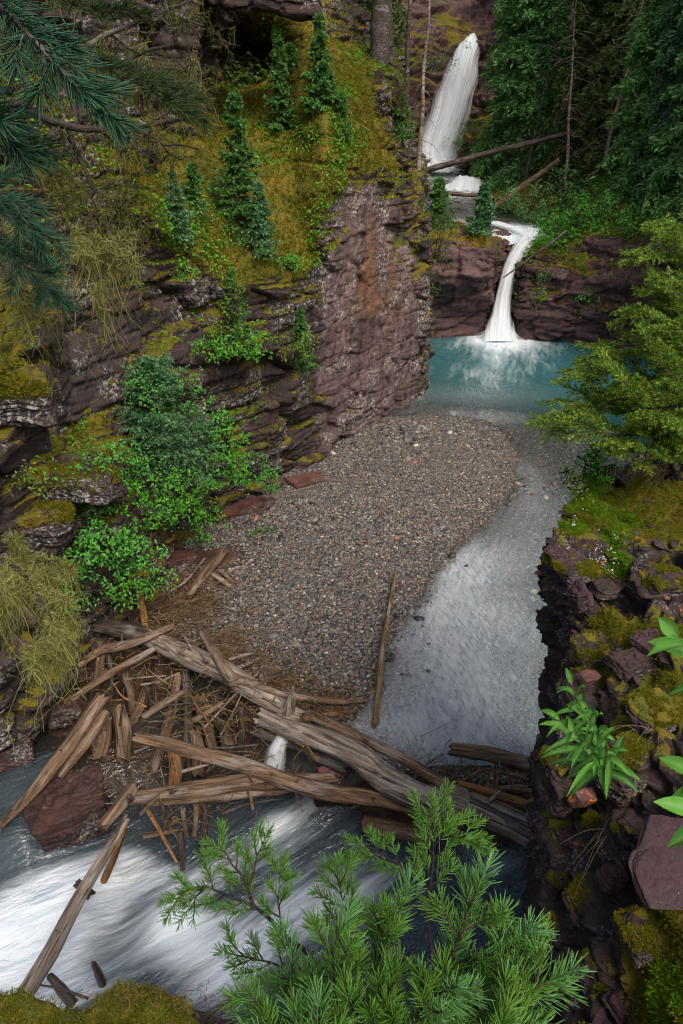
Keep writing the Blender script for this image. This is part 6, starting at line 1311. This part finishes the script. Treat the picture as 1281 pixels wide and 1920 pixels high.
lichenbranch([(200, 130, 1.5), (260, 100, 1.5), (315, 90, 1.5), (370, 25, 1.5)], 'knotted twig in front of the cave', .005, seed=4, sub=7, subl=.12, hang=(24, 0.014, 0.048), fz=500)
lichenbranch([(210, 118, 1.6), (290, 128, 1.6), (340, 130, 1.6), (384, 128, 1.6)], 'level twig bearded with lichen beside the cave', .005, seed=5, sub=6, subl=.08, hang=(67, 0.028, 0.072), fz=900)
lichenbranch([(-40, 285, 1.6), (40, 290, 1.6), (115, 280, 1.6)], 'thin dark twig at the left edge with little lichen', .005, seed=6, sub=6, subl=.12, hang=(19, 0.021, 0.072), fz=400)
lichenbranch([(130, 235, 1.55), (150, 300, 1.55), (170, 350, 1.55), (235, 395, 1.55)], 'hanging dead twig below the thick dark branch', .006, seed=7, sub=9, subl=.14, hang=(40, 0.028, 0.096), fz=1200, fl=.018)
lichenbranch([(-60, 400, 1.5), (40, 430, 1.5), (110, 450, 1.5), (190, 462, 1.5), (205, 480, 1.5)], 'branch heavily bearded with yellow lichen at left', .006, seed=8, sub=10, subl=.12, hang=(150, .03, .11), fz=3600, fl=.026)
lichenbranch([(-30, 480, 1.5), (10, 520, 1.5), (40, 545, 1.5), (70, 560, 1.5)], 'short lichen-hung twig at the left edge', .005, seed=9, sub=6, subl=.1, hang=(67, 0.042, 0.144), fz=1200, fl=.018)
lichenbranch([(-40, 60, 1.7), (40, 90, 1.7), (120, 110, 1.7), (190, 150, 1.7)], 'lichened twig behind the big blue-green bough', .006, seed=10, sub=10, subl=.18, hang=(86, 0.035, 0.120), fz=2600, fl=.022)
lichenbranch([(60, 300, 1.8), (110, 330, 1.8), (170, 360, 1.8), (190, 420, 1.8)], 'tangle of lichened dead twigs over the left wall', .005, seed=11, sub=14, subl=.2, hang=(86, 0.035, 0.120), fz=2400, fl=.022)
lichenbranch([(200, 40, 1.9), (240, 90, 1.9), (265, 130, 1.9), (280, 180, 1.9)], 'upright lichened twig left of the cave', .005, seed=12, sub=12, subl=.2, hang=(67, 0.028, 0.096), fz=1800, fl=.022)
lichenbranch([(-40, 1040, 1.15), (40, 1065, 1.15), (75, 1130, 1.15), (110, 1180, 1.15), (150, 1222, 1.15)], 'drooping bough thickly wrapped in yellow-green lichen at the left edge', .006, seed=13, sub=9, subl=.08, hang=(260, .03, .10), fz=5200, fl=.02, rad=.0006)
lichenbranch([(-40, 1075, 1.2), (20, 1085, 1.2), (60, 1050, 1.2), (108, 1045, 1.2)], 'shorter lichen-wrapped twig above the drooping bough', .005, seed=14, sub=7, subl=.07, hang=(230, 0.03, 0.11), fz=3200, fl=.02, rad=.0006)
lichenbranch([(196, 455, 1.5), (204, 480, 1.5), (200, 530, 1.5), (188, 600, 1.5)], 'long narrow beard of lichen trailing from the lichen-heavy branch', .0012, seed=14, sub=3, subl=.03, hang=(70, .05, .12), fz=700, fl=.014, name='hanging_lichen', rad=.0006)
# ---------- yellow-green conifer on the right ----------
rg = np.random.default_rng(33); root = empty('leaning_conifer', at(1265, 905, 5.2)); tag(root, 'yellow-green conifer leaning out over the pool from the right bank', 'tree'); wd = []; sl_ = []
def spray(base, dirn, l, n, e):
    S = sprig(rg, base, dirn, l, .2); wd.append(tube(S, np.linspace(.004, .0015, 12), 4)); T = unit(S[-1]-S[0]); A, _ = frame(T[None]); A = A[0]
    for sgn in (1, -1):
        for k in range(7):
            p = S[2+k+(k > 5)]; d = unit(T*.85+A*sgn*.75+rg.normal(0, .12, 3)); l2 = l*(.5-.045*k); m = n
            q = rg.uniform(.05, 1, m); C = p+d*(l2*q)[:, None]; C[:, 2] -= l2*q**2*.25; nd_ = unit(d*.9+rg.normal(0, .55, (m, 3))); ee = (e*rg.uniform(.6, 1.2, m))[:, None]; w_ = unit(np.cross(nd_, rg.normal(0, 1, (m, 3))))*ee*.13
            sl_.append(np.stack([C-nd_*ee*.2, C+nd_*ee*.4+w_, C+nd_*ee, C+nd_*ee*.4-w_], 1).reshape(-1, 3))
    m = 3*n; C = S[rg.integers(2, 12, m)]+rg.normal(0, .006, (m, 3)); nd_ = unit(T+rg.normal(0, .6, (m, 3))); ee = (e*rg.uniform(.6, 1.2, m))[:, None]; w_ = unit(np.cross(nd_, rg.normal(0, 1, (m, 3))))*ee*.13
    sl_.append(np.stack([C-nd_*ee*.2, C+nd_*ee*.4+w_, C+nd_*ee, C+nd_*ee*.4-w_], 1).reshape(-1, 3))
for pix, m in [([(1265, 905, 5.2), (1255, 830, 5.3), (1200, 770, 5.3), (1120, 750, 5.25), (1040, 775, 5.2)], 15),
               ([(1262, 880, 5.2), (1240, 760, 5.3), (1180, 700, 5.4), (1130, 690, 5.4), (1090, 700, 5.4)], 15),
               ([(1268, 880, 5.2), (1260, 700, 5.4), (1220, 640, 5.5), (1160, 650, 5.5), (1120, 670, 5.5)], 15),
               ([(1275, 870, 5.2), (1275, 650, 5.5), (1250, 560, 5.6), (1215, 560, 5.6), (1190, 580, 5.6)], 15),
               ([(1285, 870, 5.2), (1290, 600, 5.5), (1280, 480, 5.7), (1250, 440, 5.7), (1215, 470, 5.7)], 15),
               ([(1295, 870, 5.3), (1310, 560, 5.7), (1310, 430, 5.9), (1285, 410, 5.9), (1260, 430, 5.9)], 12),
               ([(1265, 890, 5.1), (1250, 830, 5.0), (1210, 820, 4.95), (1150, 815, 4.9), (1090, 790, 4.95)], 13),
               ([(1270, 890, 5.1), (1240, 790, 4.9), (1200, 740, 4.9), (1170, 720, 4.9)], 13),
               ([(1280, 880, 5.1), (1280, 740, 5.0), (1260, 690, 5.0), (1230, 660, 5.0)], 13),
               ([(1290, 890, 5.0), (1300, 800, 4.9), (1280, 760, 4.85), (1240, 770, 4.8)], 12),
               ([(1290, 880, 5.2), (1300, 640, 5.3), (1290, 560, 5.3), (1260, 540, 5.3)], 12),
               ([(1270, 895, 5.1), (1250, 850, 5.0), (1210, 850, 4.9), (1160, 840, 4.9)], 9), ([(1268, 890, 5.2), (1270, 780, 5.5), (1230, 720, 5.6), (1150, 740, 5.6)], 13), ([(1290, 880, 5.2), (1310, 700, 5.2), (1300, 620, 5.1), (1265, 620, 5.0)], 13), ([(1290, 880, 5.2), (1320, 520, 5.6), (1310, 460, 5.6), (1290, 500, 5.5)], 11)]:
    Ln = wiggle(nline([(a, b, at(a, b, c)[1]*CP+(H-at(a, b, c)[2])*SP) for a, b, c in pix], 40), .02, 5, 4); wd.append(tube(Ln, np.linspace(.022, .004, 40), 6))
    m = int(m*1.55)
    for k in range(m):
        i = int(40*(.28+.71*k/m)); i = min(37, i); T = unit(Ln[i+2]-Ln[i-2]); A, B = frame(T[None]); sg = 1 if k % 2 else -1
        spray(Ln[i], unit(T*.7+A[0]*sg*rg.uniform(.4, .9)+[0, 0, rg.normal(.05, .2)]), rg.uniform(.22, .40), 26, .030)
    spray(Ln[-1], Ln[-1]-Ln[-5], .22, 26, .030)
V = np.concatenate(sl_)
for nm, me, mt in (('crown', mesh('crown', V, np.arange(len(V)).reshape(-1, 4), smooth=False), 'juniper'), ('trunk', mesh('trunk', *join(wd)), 'twig')):
    x = put(nm, me, M[mt], root); x.location = -np.array(root.location)
# ---------- leafy plants on the near right rocks ----------
def blade(base, d, n0, l, w, droop=.35, fold=.18, k=10):
    d = unit(np.asarray(d, float)); n0 = unit(n0-d*(n0@d)); s = np.linspace(0, 1, k); P = base+d*(l*s)[:, None]; P = P-np.array([0, 0, 1.])*(droop*l*s**2)[:, None]
    T = unit(np.gradient(P, axis=0)); sd = unit(np.cross(T, n0)); up = np.cross(sd, T); ww = w*np.sin(np.pi*np.clip(s, 0, 1)**.75)**.9*.5+.0004
    cols_ = [(-1, fold), (-.5, fold*.4), (0, 0), (.5, fold*.4), (1, fold)]
    V = np.stack([P+sd*(ww*c)[:, None]+up*(ww*h_*2)[:, None] for c, h_ in cols_], 1)
    return V.reshape(-1, 3), gridF(k, 5)
VEIN = np.tile([0, .15, 1, .15, 0], 10)
def leafplant(name, stems, label, mat, l, w, seed, n=16, droop=.4, whorl=False):
    rg = np.random.default_rng(seed); S0 = near(*stems[0][0]); o = empty(name, S0); tag(o, label, 'plant'); W, Lv = [], []
    for pix in stems:
        Ln = nline(pix, 24); W.append(tube(Ln, np.linspace(.0022, .001, 24), 6))
        for k in range(n):
            i = min(23, int(24*(.28+.72*k/n))); T = unit(Ln[min(i+1, 23)]-Ln[max(i-1, 0)]); A, B = frame(T[None]); th = k*2.4; side = A[0]*math.cos(th)+B[0]*math.sin(th); f = k/n
            d = unit(side*(1.0-.45*f)+T*(.35+.6*f)); v, fc = blade(Ln[i], d, T+[0, 0, .3], l*rg.uniform(.7, 1.1)*(1-.55*f**3), w*rg.uniform(.8, 1.15)*(1-.4*f**3), droop*rg.uniform(.5, 1.4)); Lv.append((v, fc))
    a = put('leaves', mesh('leaves', *join(Lv), attrs={'vein': np.tile(VEIN, len(Lv))}), M[mat], o); b = put('stems', mesh('stems', *join(W)), M['stem'], o)
    for x in (a, b): x.location = -np.array(o.location)
    return o
D0 = 3.55
leafplant('herb_plant', [[(1170, 1470, 3.2), (1120, 1400, 3.1), (1090, 1330, 3.0), (1068, 1275, 2.95)], [(1165, 1490, 3.2), (1110, 1420, 3.0), (1070, 1370, 2.9), (1042, 1345, 2.85)], [(1170, 1480, 3.15), (1140, 1420, 3.05), (1115, 1370, 3.0), (1098, 1330, 2.95)]], 'lance-leaved green plant leaning over the water from the right rocks', 'leafbig', .19, .034, 1, 23, .55)
leafplant('herb_plant', [[(1420, 1330, 2.3), (1330, 1260, 2.25), (1285, 1205, 2.2), (1262, 1190, 2.2)]], 'large-leaved plant reaching in from the right edge', 'leafbig', .19, .062, 2, 9, .3)
leafplant('herb_plant', [[(1400, 1560, 1.9), (1340, 1540, 1.85), (1300, 1520, 1.8)], [(1400, 1490, 1.9), (1340, 1470, 1.9), (1305, 1450, 1.9)]], 'broad ribbed leaves at the right edge above the purple slab', 'leafbig', .15, .065, 3, 6, .2)
bush('leafy_bush', [(1110, 870, 5.3, .12, .11), (1125, 850, 5.35, .10, .10), (1140, 880, 5.2, .10, .08)], 'fresh yellow-green bush at the tip of the right bank', 'bright', .018, 1.3, 41, pull=0)
bush('leafy_bush', [(1078, 895, 5.1, .09, .10), (1090, 920, 5.0, .08, .07), (1068, 880, 5.1, .05, .06)], 'airy small-leaved sprig hanging from the right bank over the shallows', 'juniper', .016, .8, 42, pull=0)
bush('green_herb', [(1162, 1230, 3.25, .035, .05)], 'tiny grey-green herb on the rust-coloured shelf', 'herb', .010, 1.0, 43, 'plant', pull=0)
# white flowers and dry grass
rg = np.random.default_rng(3); C = np.concatenate([near(1132+rg.normal(0, 12), 1040+rg.normal(0, 14), 5.0)[None]+rg.normal(0, .015, (6, 3)) for _ in range(10)]+[near(1080+rg.normal(0, 25), 985+rg.normal(0, 25), 5.3)[None]+rg.normal(0, .01, (2, 3)) for _ in range(10)])
g = G('white_petals'); M['petal'] = g.done(g.bsdf((.75, .74, .70), .6))
V, F = leaves(C, rg.normal(0, .4, C.shape)+[0, -.5, .8], .0085, rg, 1.1)
tag(put('wildflowers', mesh('wildflowers', V, F, smooth=False), M['petal']), 'sprinkle of tiny white flowers on the green moss of the right bank', 'flowers', kind='stuff')
g = G('dry_grass'); M['drygrass'] = g.done(g.bsdf((.24, .18, .09), .7))
def grass(c0, n, label, spr, ln, seed, dirn, mat='drygrass'):
    rg = np.random.default_rng(seed); parts = []
    for _ in range(n):
        p = c0+rg.normal(0, spr, 3); d = unit(np.array(dirn)+rg.normal(0, .35, 3)); l = ln*rg.uniform(.5, 1.2); parts.append(tube(smoothline([p, p+d*l*.5+[0, 0, l*.08], p+d*l-[0, 0, l*.35]], 9), np.linspace(.0016, .0007, 9), 3))
    return tag(put('dry_grass', mesh('dry_grass', *join(parts)), M[mat]), label, 'grass')
grass(at(1245, 885, 5.25), 60, 'tuft of dry grass under the yellow-green conifer', .04, .30, 4, (-.8, -.5, .1))
grass(at(1150, 1545, 2.3), 7, 'dry grass stems curving over the dark hollow', .02, .30, 5, (-.8, -.4, -.1))
grass(at(1200, 1370, 2.6), 6, 'dry stems on the mossy rock right of the lance-leaved plant', .03, .18, 6, (-.8, -.3, .1))
